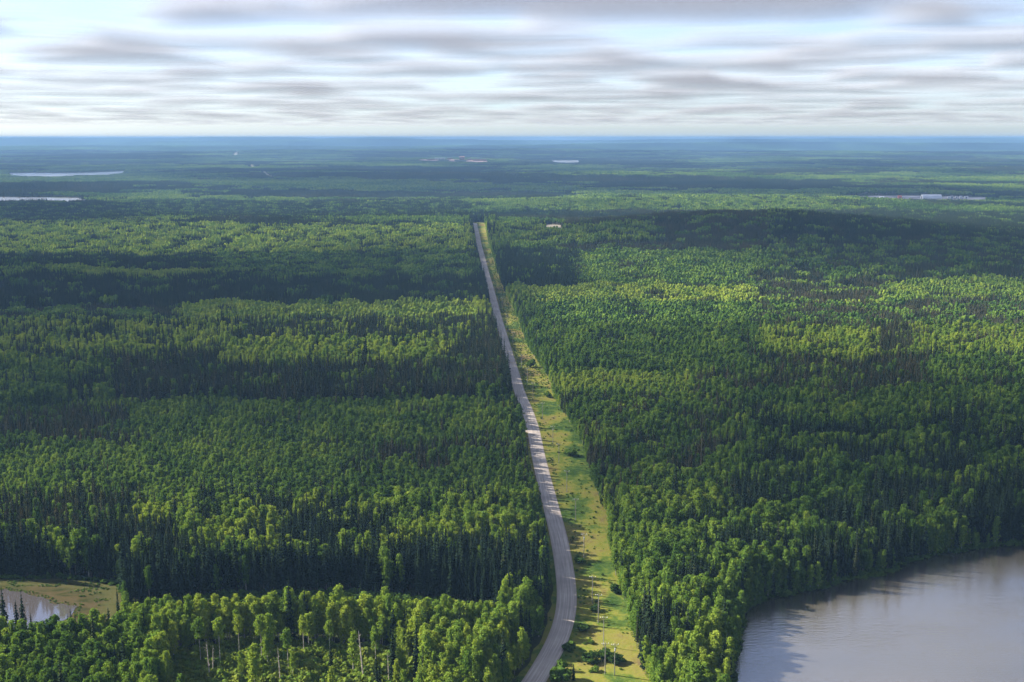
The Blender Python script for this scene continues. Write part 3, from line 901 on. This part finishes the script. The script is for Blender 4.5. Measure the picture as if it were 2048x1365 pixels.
for kind in (True, False):
    cand = np.where(seen & (is_spruce == kind))[0]
    order = cand[np.argsort(-Hpx[cand] + np.where(gap[cand], -25, 0))]
    single[order[:292 if kind else 296]] = True

mass = {True: [], False: []}
for kind in (True, False):
    m = (~single) & (is_spruce == kind)
    mass[kind].append((x[m], y[m], z[m], pick[m], spin[m], np.stack([trees['w'][m], trees['w'][m], sz[m]], 1), tint[m]))
# groves between the near wood and the middle distance
x, y = jitter_grid(-1900, 1900, NEAR_END - 4, MID_END, 12.2)
k = in_view(x, y, 40); x, y = x[k], y[k]
ps, hf, ta, ts = stand(x, y)
keep = ~open_ground(x, y, 9.0)
near_line = (np.minimum(dist_poly(road_mid[::6], x, y, False), dist_poly(edge_right, x, y, False)) < 21) & (y < 2740)
keep &= ~near_line
x, y, ps, hf, ta, ts = (a[keep] for a in (x, y, ps, hf, ta, ts))
sp = rng.random(len(x)) < ps
for kind in (True, False):
    m = sp == kind; c = int(m.sum())
    s_ = hf[m] * rng.uniform(.86, 1.12, c)
    mass[kind].append((x[m], y[m], height(x[m], y[m]) - .3, (nS if kind else nA) + rng.integers(0, 5, c), rng.uniform(0, 6.283, c),
                       np.stack([np.ones(c), np.ones(c), s_], 1), (np.where(kind, ts[m], ta[m]) + rng.normal(0, .05, c)).clip(.02, .98)))
# woods of the far distance
x, y = jitter_grid(-8200, 8200, MID_END - 10, FAR_END, 54.0)
k = in_view(x, y, 150); x, y = x[k], y[k]
ps, hf, ta, ts = stand(x, y)
keep = ~open_ground(x, y, 30.0)
for L_ in (lake_far_a, lake_far_b, lake_far_c, compound, mill):
    keep &= dist_poly(L_, x, y) > 26
x, y, ps, hf, ta, ts = (a[keep] for a in (x, y, ps, hf, ta, ts))
sp = rng.random(len(x)) < np.clip((ps - .5) * 1.6 + .5, 0, 1)
for kind in (True, False):
    m = sp == kind; c = int(m.sum())
    mass[kind].append((x[m], y[m], height(x[m], y[m]) - .5, (nS if kind else nA) + 5 + rng.integers(0, 4, c), rng.uniform(0, 6.283, c),
                       np.stack([np.ones(c), np.ones(c), hf[m] * rng.uniform(.85, 1.1, c)], 1), (np.where(kind, ts[m], ta[m]) + rng.normal(0, .04, c)).clip(.02, .98)))
for kind, nm, cl, lb in ((True, 'spruce_forest', spruce_set, 'dark spruce forest stretching from the road to the blue distance'),
                         (False, 'aspen_forest', aspen_set, 'green aspen and birch forest in broad stands to the horizon')):
    cat_ = [np.concatenate([q[i] for q in mass[kind]]) for i in range(7)]
    scatter(nm, cl, *cat_, kind='stuff', label=lb)
    print(nm, len(cat_[0]))

# ------------------------------------------------------------------ the nearest trees, one by one
ONES = 'zero one two three four five six seven eight nine ten eleven twelve thirteen fourteen fifteen sixteen seventeen eighteen nineteen'.split()
TENS = '- - twenty thirty forty fifty sixty seventy eighty ninety'.split()
def in_words(v):
    v = int(min(99, max(0, v)))
    return ONES[v] if v < 20 else TENS[v // 10] + ('-' + ONES[v % 10] if v % 10 else '')
used = {}
def unique(label, px, py):
    """Adds the thing's place in the picture, so that the label points to it alone."""
    a, b = px / 20.48, py / 13.65
    tries = [(round(a), round(b), ''), (math.floor(a), round(b), ' and a half')] + [(round(a) + i, round(b) + j, '') for i, j in ((0, 1), (0, -1), (1, 0), (-1, 0), (1, 1), (-1, -1), (1, -1), (-1, 1))]
    for p, q, half in tries:
        full = '%s, %s%s percent across, %s down' % (label, in_words(p), half, in_words(q))
        if full not in used:
            break
    used[full] = 1
    return full
lake_line_d = dist_poly(lake_w[::2], trees['x'], trees['y'])
road_d = dist_poly(road_mid[::3], trees['x'], trees['y'], False)
edge_r = dist_poly(edge_right, trees['x'], trees['y'], False)
bog_d = dist_poly(bog, trees['x'], trees['y'])
road_x_at = np.interp(trees['y'], road_mid[:, 1], road_mid[:, 0])
def where(i):
    if lake_line_d[i] < 12: return 'on the lake shore'
    if edge_r[i] < 9: return 'edging the grass strip'
    if road_d[i] < 16 and trees['x'][i] < road_x_at[i]: return 'beside the road'
    if bog_d[i] < 12: return 'at the bog edge'
    if trees['x'][i] < road_x_at[i]: return 'left of the road'
    return 'between grass and lake' if trees['y'][i] < 560 else 'behind the lake'
for i in np.where(single)[0]:
    sprc = bool(trees['spruce'][i])
    s, w = float(trees['s'][i]), float(trees['w'][i])
    tall = 'tall' if s > 1.06 else ('short' if s < .86 else 'middling')
    if sprc: look = 'brownish' if trees['tint'][i] > .52 else 'dark'
    else: look = 'yellow-green' if trees['tint'][i] > .66 else ('deep green' if trees['tint'][i] < .46 else 'green')
    px_, py_, _ = project(trees['x'][i], trees['y'][i], trees['z'][i] + 11 * s)
    kind = 'spruce' if sprc else 'aspen'
    root = put(kind + '_tree', None, loc=(trees['x'][i], trees['y'][i], trees['z'][i] - .1), label=unique('%s %s %s %s' % (tall, look, kind, where(i)), float(px_), float(py_)),
               category='tree', group='nearest spruces of the forest' if sprc else 'nearest aspens of the forest')
    root.rotation_euler = (0, 0, float(trees['spin'][i])); root.scale = (w, w, s)
    p = int(trees['pick'][i])
    put('trunk', (spruce_trunk if sprc else aspen_trunk)[p], root)
    put('crown', (spruce_crown if sprc else aspen_crown)[p], root, tint=float(trees['tint'][i]))


# ------------------------------------------------------------------ pale birches, snags and bushes
def ground_z(p): return H1(p[0], p[1])
def lone_tree(name, trunk_me, crown_me, base, height_px, model_h, label, cat='tree', tint=.6, wide=1.0, group=None, lean=0.0):
    g = at(*base); z_ = ground_z(g)
    _, _, d_ = project(np.array(g[0]), np.array(g[1]), z_)
    s_ = height_px / (FPX / float(d_)) / 0.90 / model_h
    root = put(name, None, loc=(g[0], g[1], z_ - .1), label=label, category=cat)
    if group: root['group'] = group
    root.scale = (s_ * wide, s_ * wide, s_); root.rotation_euler = (0, lean, random.uniform(0, 6.28) if not lean else 0)
    put('trunk', trunk_me, root); put('crown', crown_me, root, tint=tint)
    return root
for base, hp, lb, tn in (((402, 1332), 92, 'slim birch with a bare white trunk in the shrubby gap, nearest the dark corner', .50), ((441, 1335), 95, 'pale-trunked birch with a small yellow-green top beside the bare-trunk birch', .75),
                         ((479, 1312), 80, 'birch with bright yellow crown on a white stem above the low bushes', .88), ((524, 1330), 96, 'twin-stemmed looking birch with a flat pale green crown over the bushes', .70),
                         ((608, 1312), 78, 'bright lime birch with broad top standing at the far side of the gap', .90), ((577, 1345), 84, 'tall green birch with dark slender trunk in the middle of the gap', .52),
                         ((660, 1318), 74, 'round yellow-green birch near the leaning dead trunk', .72), ((752, 1338), 82, 'green birch with its crown against the dark spruces, close to the leaning snag', .60)):
    lone_tree('birch_tree', aspen_trunk[6], aspen_crown[6], base, hp, 19.0, lb, tint=tn, wide=.95, group='white-stemmed birches in the shrubby gap')
for k_, (base, hp, ln, lb) in enumerate((((728, 1366), 100, .10, 'long pale dead trunk leaning among bright bushes at the bottom edge'), ((420, 1360), 74, .05, 'pale broken snag standing beside the birches in the gap'),
                       ((426, 1350), 58, -.05, 'short bare snag leaning the other way beside a taller one'), ((561, 1368), 72, .01, 'thin upright dead stem in the bushes at the bottom edge'),
                       ((778, 1368), 60, .02, 'brown dead stem beside the shaggy spruce at the bottom edge'), ((1800, 1128), 30, .10, 'white dead stem on the lake shore below dark trees'),
                       ((1944, 1094), 34, .35, 'white trunk leaning out over the far lake shore'))):
    g = at(*base); z_ = ground_z(g); _, _, d_ = project(np.array(g[0]), np.array(g[1]), z_)
    tr_, br_ = snag_parts(500 + k_, H=14.0)
    sc_ = hp / (FPX / float(d_)) / .90 / 14.0
    root = put('dead_tree', None, loc=(g[0], g[1], z_ - .1), label=lb, category='dead tree', group='bare dead trunks')
    root.scale = (sc_, sc_, sc_); root.rotation_euler = (0, -ln, 0)
    put('trunk', tr_.mesh('dead_trunk', M['dead_wood']), root)
    for b_ in br_: put('branch', b_.mesh('dead_branch', M['dead_wood']), root)
for base, hp, lb, wd in (((12, 1292), 112, 'tall dark spruce in front of the pond at the left edge', 1.0), ((38, 1296), 92, 'dark spruce before the pond, second from the left edge', 1.0), ((50, 1294), 104, 'pointed dark spruce before the pond, third from the left edge', .95),
                         ((66, 1300), 70, 'shorter spruce just beyond the three spruces before the pond', 1.0), ((1147, 1362), 34, 'small dark spruce beside the round willow at the road', 1.2),
                         ((722, 1216), 52, 'pointed spruce rising out of the aspens before the dark belt', 1.1), ((752, 1220), 50, 'slim spruce between two others before the dark belt', .9), ((765, 1222), 56, 'tall slim spruce, last of the three before the dark belt', .95),
                         ((834, 1368), 120, 'shaggy tall dark spruce at the bottom edge among bushes', .9), ((786, 1368), 105, 'dark broad spruce at the bottom edge beside a dead stem', 1.1)):
    lone_tree('spruce_tree', spruce_trunk[4 if hp > 60 else 0], spruce_crown[4 if hp > 60 else 0], base, hp, 18.5 if hp > 60 else 15.0, lb, tint=.22, wide=wd)

def bush(base, w_px, lb, tint, variant=0, flat=1.0):
    g = at(*base); z_ = ground_z(g); _, _, d_ = project(np.array(g[0]), np.array(g[1]), z_)
    r_ = random.Random(int(base[0]))
    w_ = w_px / (FPX / float(d_))
    root = put('bush', None, loc=(g[0], g[1], z_), label=lb, category='bush')
    sc_ = w_ / 3.0
    root.scale = (sc_, sc_, sc_ * flat); root.rotation_euler = (0, 0, r_.uniform(0, 6.28))
    st = Build()
    for k_ in range(5):
        a = k_ * 1.26; st.tube([(0, 0, -.05), (.3 * math.cos(a), .3 * math.sin(a), .7), (.7 * math.cos(a), .7 * math.sin(a), 1.4)], [.05, .04, .02], 4)
    put('stems', st.mesh('bush_stems', M['bark_dark']), root)
    put('crown', shrub_build(600 + int(base[0]), 2.5, 1.45, 420).mesh('bush_crown', M['shrub']), root, tint=tint)
for args in (((1122, 1362), 46, 'large round grey-green willow bush at the right edge of the road', .38, 0, 1.0), ((1180, 1325), 34, 'dark green bush, left one of the low clump before the near poles', .12, 0, .7),  # lowest tints put the shade on the dark bushes into their crown colour
             ((1208, 1318), 34, 'dark bush in the middle of the low clump behind the near poles', .08, 0, .8), ((1232, 1326), 32, 'dark bush at the right end of the low clump by the near poles', .10, 0, .7),
             ((1190, 1343), 17, 'small brownish bush alone in the grass before the near poles', .55, 0, .8), ((1183, 1288), 13, 'small reddish bush on the grass beside the bend of the road', .55, 0, .9),
             ((1136, 1300), 26, 'green bush at the road edge where the road bends', .30, 0, .8), ((1168, 1262), 24, 'dark bush in the shade beside the bend', .15, 0, .7),
             ((1190, 1222), 20, 'dark bush at the foot of a pole above the bend', .15, 0, .8), ((1232, 1186), 22, 'dark rounded bush at the foot of the right-hand wood', .10, 0, 1.0),
             ((1160, 1128), 22, 'green bush in the grass right of the road, midway along the strip', .25, 0, .8), ((1140, 912), 26, 'brown scrubby bush on the grass strip far up the road', .45, 0, .7),
             ((1095, 795), 16, 'brownish bush beside the pale stretch of grass', .5, 0, .9), ((1062, 735), 18, 'grey-brown bushy clump at the edge of the strip', .42, 0, 1.2)):
    bush(*args)

# low brush: in the gap, along the verges, wood edges and shores
bx_, by_ = [], []
x, y = jitter_grid(-320, 330, 350, 900, 1.7)
g_gap = inside(shrub_gap, x, y)
g_clear = inside(clearing, x, y)
rd = dist_poly(road_mid[::3], x, y, False); er = dist_poly(edge_right, x, y, False); ld = dist_poly(lake_w[::2], x, y); bd = dist_poly(bog, x, y)
patch = fbm(x / 16, y / 22, 3, 91)
k = g_gap & (rng.random(len(x)) < .80)
k |= g_clear & (rd > ROAD_W / 2 + .9) & (rd < ROAD_W / 2 + 4.2) & (patch > .1) & (rng.random(len(x)) < .40)
k |= g_clear & (rd > ROAD_W / 2 + 3) & ((patch > .62) & (rng.random(len(x)) < .22) | (rng.random(len(x)) < .05))
k |= (~inside(lake_w, x, y)) & (ld < 5) & (rng.random(len(x)) < .8)
k |= (~inside(bog, x, y)) & (bd < 3) & (rng.random(len(x)) < .6)
k |= inside(creek, x, y) & (rng.random(len(x)) < .85)
k &= (rd > ROAD_W / 2 + .7) & in_view(x, y, 10, 3)
x, y, g_gap, rd, g_clear = x[k], y[k], g_gap[k], rd[k], g_clear[k]
x2, y2 = jitter_grid(-150, 120, 900, 1900, 2.2)
r2 = dist_poly(road_mid[::3], x2, y2, False); e2 = dist_poly(edge_right, x2, y2, False)
k = inside(clearing, x2, y2) & (((r2 > ROAD_W / 2 + 1) & (r2 < ROAD_W / 2 + 4.5) & (rng.random(len(x2)) < .7)) | ((e2 < 3) & (rng.random(len(x2)) < .5)) | ((r2 > ROAD_W / 2 + 1) & (rng.random(len(x2)) < .34)))
cnt = len(x)
x = np.concatenate([x, x2[k]]); y = np.concatenate([y, y2[k]])
big = np.concatenate([g_gap, np.zeros(int(k.sum()), bool)]); grassy = np.concatenate([g_clear, np.ones(int(k.sum()), bool)])
s_ = np.where(big, rng.uniform(.9, 1.9, len(x)), np.where(grassy, rng.uniform(.25, .60, len(x)), rng.uniform(.6, 1.3, len(x))))
scatter('brush', shrub_set, x, y, height(x, y), rng.integers(0, 4, len(x)), rng.uniform(0, 6.283, len(x)), np.stack([s_, s_, s_ * rng.uniform(.7, 1.1, len(x))], 1),
        np.where(big, rng.normal(.78, .12, len(x)), np.where(grassy, rng.normal(.52, .16, len(x)), rng.normal(.34, .1, len(x)))).clip(.02, .98), kind='stuff', label='low leafy brush in the gap, along verges and shores')
print('brush', len(x))
reed_bed = P([(1700, 1158), (1730, 1146), (1765, 1142), (1800, 1132), (1806, 1138), (1775, 1152), (1735, 1160)])
x, y = jitter_grid(*[v for a in (0, 1) for v in (reed_bed[:, a].min(), reed_bed[:, a].max())], .8)
k = inside(reed_bed, x, y) & (fbm(x / 9, y / 9, 2, 97) > -.35)
x, y = x[k], y[k]; s_ = rng.uniform(.22, .45, len(x))
scatter('reeds', shrub_set, x, y, np.full(len(x), .08), rng.integers(0, 4, len(x)), rng.uniform(0, 6.283, len(x)), np.stack([s_, s_, s_ * 1.2], 1), rng.normal(.55, .1, len(x)).clip(0, 1), kind='stuff', label='pale green reeds in the shallows of the lake shore')
x, y = jitter_grid(*[v for a in (0, 1) for v in (bog[:, a].min(), bog[:, a].max())], 1.3)
k = inside(bog, x, y) & ~inside(pond_w, x, y) & ((fbm(x / 13, y / 6, 3, 98) > .30) | ((dist_poly(pond_w, x, y) < 2.5) & (rng.random(len(x)) < .7)))
x, y = x[k], y[k]; s_ = rng.uniform(.16, .36, len(x))
scatter('sedge', shrub_set, x, y, np.full(len(x), .06), rng.integers(0, 4, len(x)), rng.uniform(0, 6.283, len(x)), np.stack([s_ * 1.3, s_ * 1.3, s_ * .8], 1), rng.normal(.42, .14, len(x)).clip(0, 1), kind='stuff', label='low sedge tufts on the bog around the pond')

# ------------------------------------------------------------------ power line poles
pole_b = Build(); pole_b.tube([(0, 0, -.3), (0, 0, 6), (0, 0, 13.0)], [.19, .165, .125], 8)
pole_b.poly([(.125 * math.cos(a * math.pi / 4), .125 * math.sin(a * math.pi / 4), 13.0) for a in range(8)])
def box(b, cx, cy_, cz, sx, sy, sz, mat=0):
    q = [(cx + a * sx / 2, cy_ + d * sy / 2, cz + e * sz / 2) for e in (-1, 1) for a, d in ((-1, -1), (1, -1), (1, 1), (-1, 1))]
    o = len(b.v); b.v += q; b.t += [0.0] * 8
    for f in ((0, 3, 2, 1), (4, 5, 6, 7), (0, 1, 5, 4), (1, 2, 6, 5), (2, 3, 7, 6), (3, 0, 4, 7)): b.f.append(tuple(o + i for i in f)); b.m.append(mat)
arm_b = Build(); box(arm_b, 0, .20, 12.1, 2.9, .12, .16)
ins_b = Build(); ins_b.tube([(0, 0, 0), (0, 0, .12), (0, 0, .16), (0, 0, .34), (0, 0, .42)], [.05, .06, .13, .13, .02], 8)
brace_b = Build(); brace_b.tube([(-.9, .2, 12.02), (0, .16, 11.2)], [.03, .03], 4); brace_b.tube([(.9, .2, 12.02), (0, .16, 11.2)], [.03, .03], 4)
can_b = Build(); can_b.tube([(0, -.42, 10.0), (0, -.42, 10.05), (0, -.42, 11.0), (0, -.42, 11.08)], [.05, .28, .28, .05], 10)
pole_me, arm_me, ins_me, brace_me = pole_b.mesh('pole', M['pole']), arm_b.mesh('crossarm', M['pole']), ins_b.mesh('insulator', M['insulator']), brace_b.mesh('brace', M['pole'])
can_me = can_b.mesh('transformer', M['grey_metal'])
pole_list = [((1229, 1351), 'grey wooden power pole nearest the bottom edge, right one of the close pair'), ((1210, 1349), 'grey wooden power pole nearest the bottom edge, left one of the close pair'),
             ((1207, 1294), 'power pole just behind the close pair, beside the low dark bushes'), ((1196.5, 1246), 'power pole in the grass where the road bends'),
             ((1184.5, 1208), 'power pole in shade right of the bend in the road'), ((1167.6, 1118), 'power pole beside the dark shaded patch of grass'),
             ((1151, 1044), 'power pole in the brightest yellow stretch of grass'), ((1133.5, 984), 'tall thin power pole above the yellow stretch of grass'),
             ((1117.6, 927), 'power pole beside the brown scrub on the grass strip'), ((1105.7, 890), 'power pole level with the gravel side track'),
             ((1085, 840), 'power pole just above the side track junction'), ((1066, 798), 'power pole beside the bright band across the road'),
             ((1055, 766), 'power pole by the grey-brown bushy clump'), ((1043, 738), 'power pole where the strip narrows between the woods'),
             ((1026, 690), 'distant power pole on the green part of the strip'), ((1014, 650), 'distant power pole beside the second bright band on the road'),
             ((1005, 617), 'farthest power pole that shows beside the road')]
line_dir = None
for i, (base, lb) in enumerate(pole_list):
    g = at(*base); nxt = at(*pole_list[min(i + 1, len(pole_list) - 1)][0]); prv = at(*pole_list[max(i - 1, 0)][0])
    d_ = nxt - prv
    if i == 0: d_ = at(1207, 1294) - g
    root = put('power_pole', None, loc=(g[0], g[1], ground_z(g)), label=lb, category='power pole', group='poles of the power line beside the road')
    root.rotation_euler = (0, 0, math.atan2(d_[1], d_[0]) - math.pi / 2)
    put('pole', pole_me, root)
    a_ = put('crossarm', arm_me, root)
    for q in (-1.3, -.55, 1.3): put('insulator', ins_me, a_, loc=(q, .2, 12.18))
    put('brace', brace_me, root)
    if i in (0, 5, 9): put('transformer', can_me, root)

# ------------------------------------------------------------------ works yard, mill yard, sand pit
def yard(poly, name, mat, lb, cell, amp, wl):
    sheet(name, wobble(np.asarray(poly, float), cell, amp, wl, 14), 0.35, mat, (cell * 2, cell * 2), None, drape=True, kind='structure', label=lb)
yard(compound, 'gravel_yard', M['pad'], 'pale gravel works yard cut into the far forest', 20, 8, 60)
yard(mill, 'mill_yard', M['yard'], 'reddish far-off mill yard', 60, 20, 200)
yard(pit, 'sand_pit', M['sand'], 'small sandy clearing beside the end of the road', 8, 4, 25)

def shed(name, loc, L_, W_, Hh, label, cat, wall, roof, rot=0.0, roof_h=.25, doors=1):
    root = put(name, None, loc=(loc[0], loc[1], H1(*loc) + .36), label=label, category=cat); root.rotation_euler = (0, 0, rot)
    b = Build(); box(b, 0, 0, Hh / 2, L_, W_, Hh); put('wall', b.mesh('shed_wall', wall), root)
    e = .4; t_ = Hh * (1 + roof_h); r_ = Build()
    A_ = [(-L_ / 2 - e, -W_ / 2 - e, Hh + .05), (L_ / 2 + e, -W_ / 2 - e, Hh + .05), (L_ / 2 + e, 0, t_), (-L_ / 2 - e, 0, t_), (-L_ / 2 - e, W_ / 2 + e, Hh + .05), (L_ / 2 + e, W_ / 2 + e, Hh + .05)]
    r_.poly([A_[0], A_[1], A_[2], A_[3]]); r_.poly([A_[3], A_[2], A_[5], A_[4]]); r_.poly([A_[0], A_[3], A_[4]]); r_.poly([A_[1], A_[5], A_[2]])
    put('roof', r_.mesh('shed_roof', roof), root)
    for q in range(doors):
        d_ = Build(); box(d_, (q - (doors - 1) / 2) * L_ / max(1, doors), -W_ / 2 - .06, Hh * .36, min(4, L_ * .3), .1, Hh * .7); put('door', d_.mesh('shed_door', M['dark_metal']), root)
    return root
def arch_hall(loc, L_, W_, Hh, label, rot):
    root = put('fabric_hall', None, loc=(loc[0], loc[1], H1(*loc) + .36), label=label, category='building'); root.rotation_euler = (0, 0, rot)
    prof = [(W_ / 2 * math.cos(a), Hh * math.sin(a) ** .8) for a in np.linspace(math.pi, 0, 15)]
    xs_ = np.linspace(-L_ / 2, L_ / 2, 13)
    X_ = np.array([[x_ for _ in prof] for x_ in xs_]); Y_ = np.array([[p[0] for p in prof] for _ in xs_]); Z_ = np.array([[p[1] + (.12 if i % 2 else 0) for p in prof] for i in range(13)])
    put('roof', grid_mesh('hall_roof', X_, Y_, Z_, M['white_metal']), root)
    for sgn in (-1, 1):
        b = Build(); b.poly([(sgn * L_ / 2, p[0], p[1]) for p in prof]); w_ = put('end_wall', b.mesh('hall_end', M['white_metal']), root)
        d_ = Build(); box(d_, sgn * (L_ / 2 + .08), 0, Hh * .3, .12, W_ * .35, Hh * .6); put('door', d_.mesh('hall_door', M['dark_metal']), w_)
def tank(loc, R_, Hh, label, mat):
    root = put('storage_tank', None, loc=(loc[0], loc[1], H1(*loc) + .36), label=label, category='tank')
    b = Build(); b.tube([(0, 0, 0), (0, 0, Hh)], [R_, R_], 18); put('shell', b.mesh('tank_shell', mat), root)
    t_ = Build(); t_.tube([(0, 0, Hh), (0, 0, Hh + R_ * .25)], [R_ * 1.02, .1], 18); put('roof', t_.mesh('tank_roof', mat), root)
Y0 = 3700.0
X_of = lambda px, yy: (px - 1024) / FPX * (yy * CP + CAM_H * SP)
arch_hall((X_of(1862, Y0 + 25), Y0 + 25), 62, 22, 13, 'long white arched hall in the far gravel yard', 0.02)
shed('shed', (X_of(1763, Y0 - 35), Y0 - 35), 14, 9, 8, 'small white shed with open front at the left of the far gravel yard', 'shed', M['white_metal'], M['white_metal'])
shed('shed', (X_of(1799, Y0 + 30), Y0 + 30), 11, 9, 8, 'bright red shed between the white shed and the arched hall', 'shed', M['red_metal'], M['red_metal'])
tank((X_of(1733, Y0 + 40), Y0 + 40), 3.4, 6, 'small reddish tank at the left end of the far gravel yard', M['red_metal'])
for q, (pxx, lb, mt) in enumerate(((1897, 'pale trailer just right of the white arched hall', 'white_metal'), (1903, 'grey trailer, second right of the arched hall', 'grey_metal'), (1912, 'white trailer in the middle of the row right of the hall', 'white_metal'),
                         (1921, 'white trailer before the last one of the row', 'white_metal'), (1932, 'wide white trailer near the right end of the yard', 'white_metal'))):
    shed('site_trailer', (X_of(pxx, Y0 + 20 + 8 * (q % 3)), Y0 + 20 + 8 * (q % 3)), 7 if q < 4 else 12, 5, 6.5 + q % 2, lb, 'trailer', M[mt], M['white_metal'], roof_h=.12)
mast = put('lattice_mast', None, loc=(X_of(1850, Y0 + 60), Y0 + 60, H1(X_of(1850, Y0 + 60), Y0 + 60)), label='thin grey mast rising behind the white arched hall', category='mast')
for sx, sy in ((-1, -1), (1, -1), (1, 1), (-1, 1)):
    b = Build(); b.tube([(sx * .9, sy * .9, 0), (sx * .35, sy * .35, 24)], [.16, .12], 5); put('leg', b.mesh('mast_leg', M['pole']), mast)
b = Build()
for q in range(8): box(b, 0, 0, 2.5 + q * 2.9, 1.7 - .13 * q, 1.7 - .13 * q, .14)
put('bracing', b.mesh('mast_bracing', M['pole']), mast)
# mill: saw hall, low sheds, long piles of timber
YM = 9250.0
shed('saw_mill', (X_of(924, YM), YM), 42, 30, 22, 'red-brown mill hall in the middle of the far mill yard', 'building', M['log'], M['log'], doors=2)
shed('saw_mill', (X_of(880, YM + 30), YM + 30), 85, 26, 11, 'long pale mill shed left of the red-brown hall', 'building', M['grey_metal'], M['grey_metal'], doors=3, roof_h=.15)
def log_pile(pxx, yy, L_, Hh, W_, lb):
    g = (X_of(pxx, yy), yy)
    root = put('log_pile', None, loc=(g[0], g[1], H1(*g) + .36), label=lb, category='log pile', group='timber stacked in the mill yard')
    rows = 4
    for q in range(rows):
        b = Build(); r_ = Hh / rows / 1.7
        for j in range(6):
            yy_ = -W_ / 2 + (j + .5 * (q % 2)) * W_ / 6.5
            b.tube([(-L_ / 2 + random.uniform(-1, 1), yy_, r_ + q * r_ * 1.72), (L_ / 2 + random.uniform(-1, 1), yy_, r_ + q * r_ * 1.72)], [r_, r_], 6)
            for v_ in range(len(b.v) - 12, len(b.v)):
                k_ = (v_ - (len(b.v) - 12)) % 6; a = 2 * math.pi * k_ / 6
                b.v[v_] = (b.v[v_][0] - r_ * math.cos(a) , yy_ + r_ * math.cos(a), r_ + q * r_ * 1.72 + r_ * math.sin(a))
        put('log_layer', b.mesh('log_layer', M['log']), root, kind='stuff')
for pxx, yy, L_, Hh, lb in ((955, YM - 20, 70, 14, 'long reddish timber pile at the right end of the mill yard'), (968, YM + 60, 40, 14, 'short timber pile behind the rightmost long one'), (940, YM + 40, 36, 12, 'timber pile just right of the mill hall'),
                            (862, YM - 10, 60, 10, 'timber pile at the left end of the mill yard'), (900, YM + 80, 40, 11, 'timber pile between the pale shed and the mill hall')):
    log_pile(pxx, yy, L_, Hh, 24, lb)
shed('cabin', (X_of(332, 3480), 3480), 9, 7, 10, 'tiny pale cabin among trees right of the narrow far lake', 'cabin', M['white_metal'], M['grey_metal'])
shed('cabin', (X_of(938, 2745), 2745), 9, 7, 9, 'tiny pale cabin by the end of the road', 'cabin', M['white_metal'], M['grey_metal'])

# ------------------------------------------------------------------ air
def haze_box():
    m, nt, out = new_mat('blue_haze'); n = N(nt)
    v = n.node("ShaderNodeVolumePrincipled", {'Color': (0.235, 0.42, 0.70, 1), 'Density': HAZE, 'Anisotropy': 0.0})
    nt.links.new(v.outputs[0], out.inputs['Volume'])
    R_, z0, z1 = 63000.0, float(GZ_land.min()) - 1.5, max(206.0, float(GZ_land.max()) + 3.0)
    vs = [(a * R_, b * R_, c) for c in (z0, z1) for a, b in ((-1, -1), (1, -1), (1, 1), (-1, 1))]
    fs = [(0, 3, 2, 1), (4, 5, 6, 7), (0, 1, 5, 4), (1, 2, 6, 5), (2, 3, 7, 6), (3, 0, 4, 7)]
    put('haze', mesh_from('haze', vs, fs, m), kind='stuff', label='thin blue haze over the distant forest')
print('land', GZ_land.min(), GZ_land.max())
HAZE = 5.8e-5
haze_box()
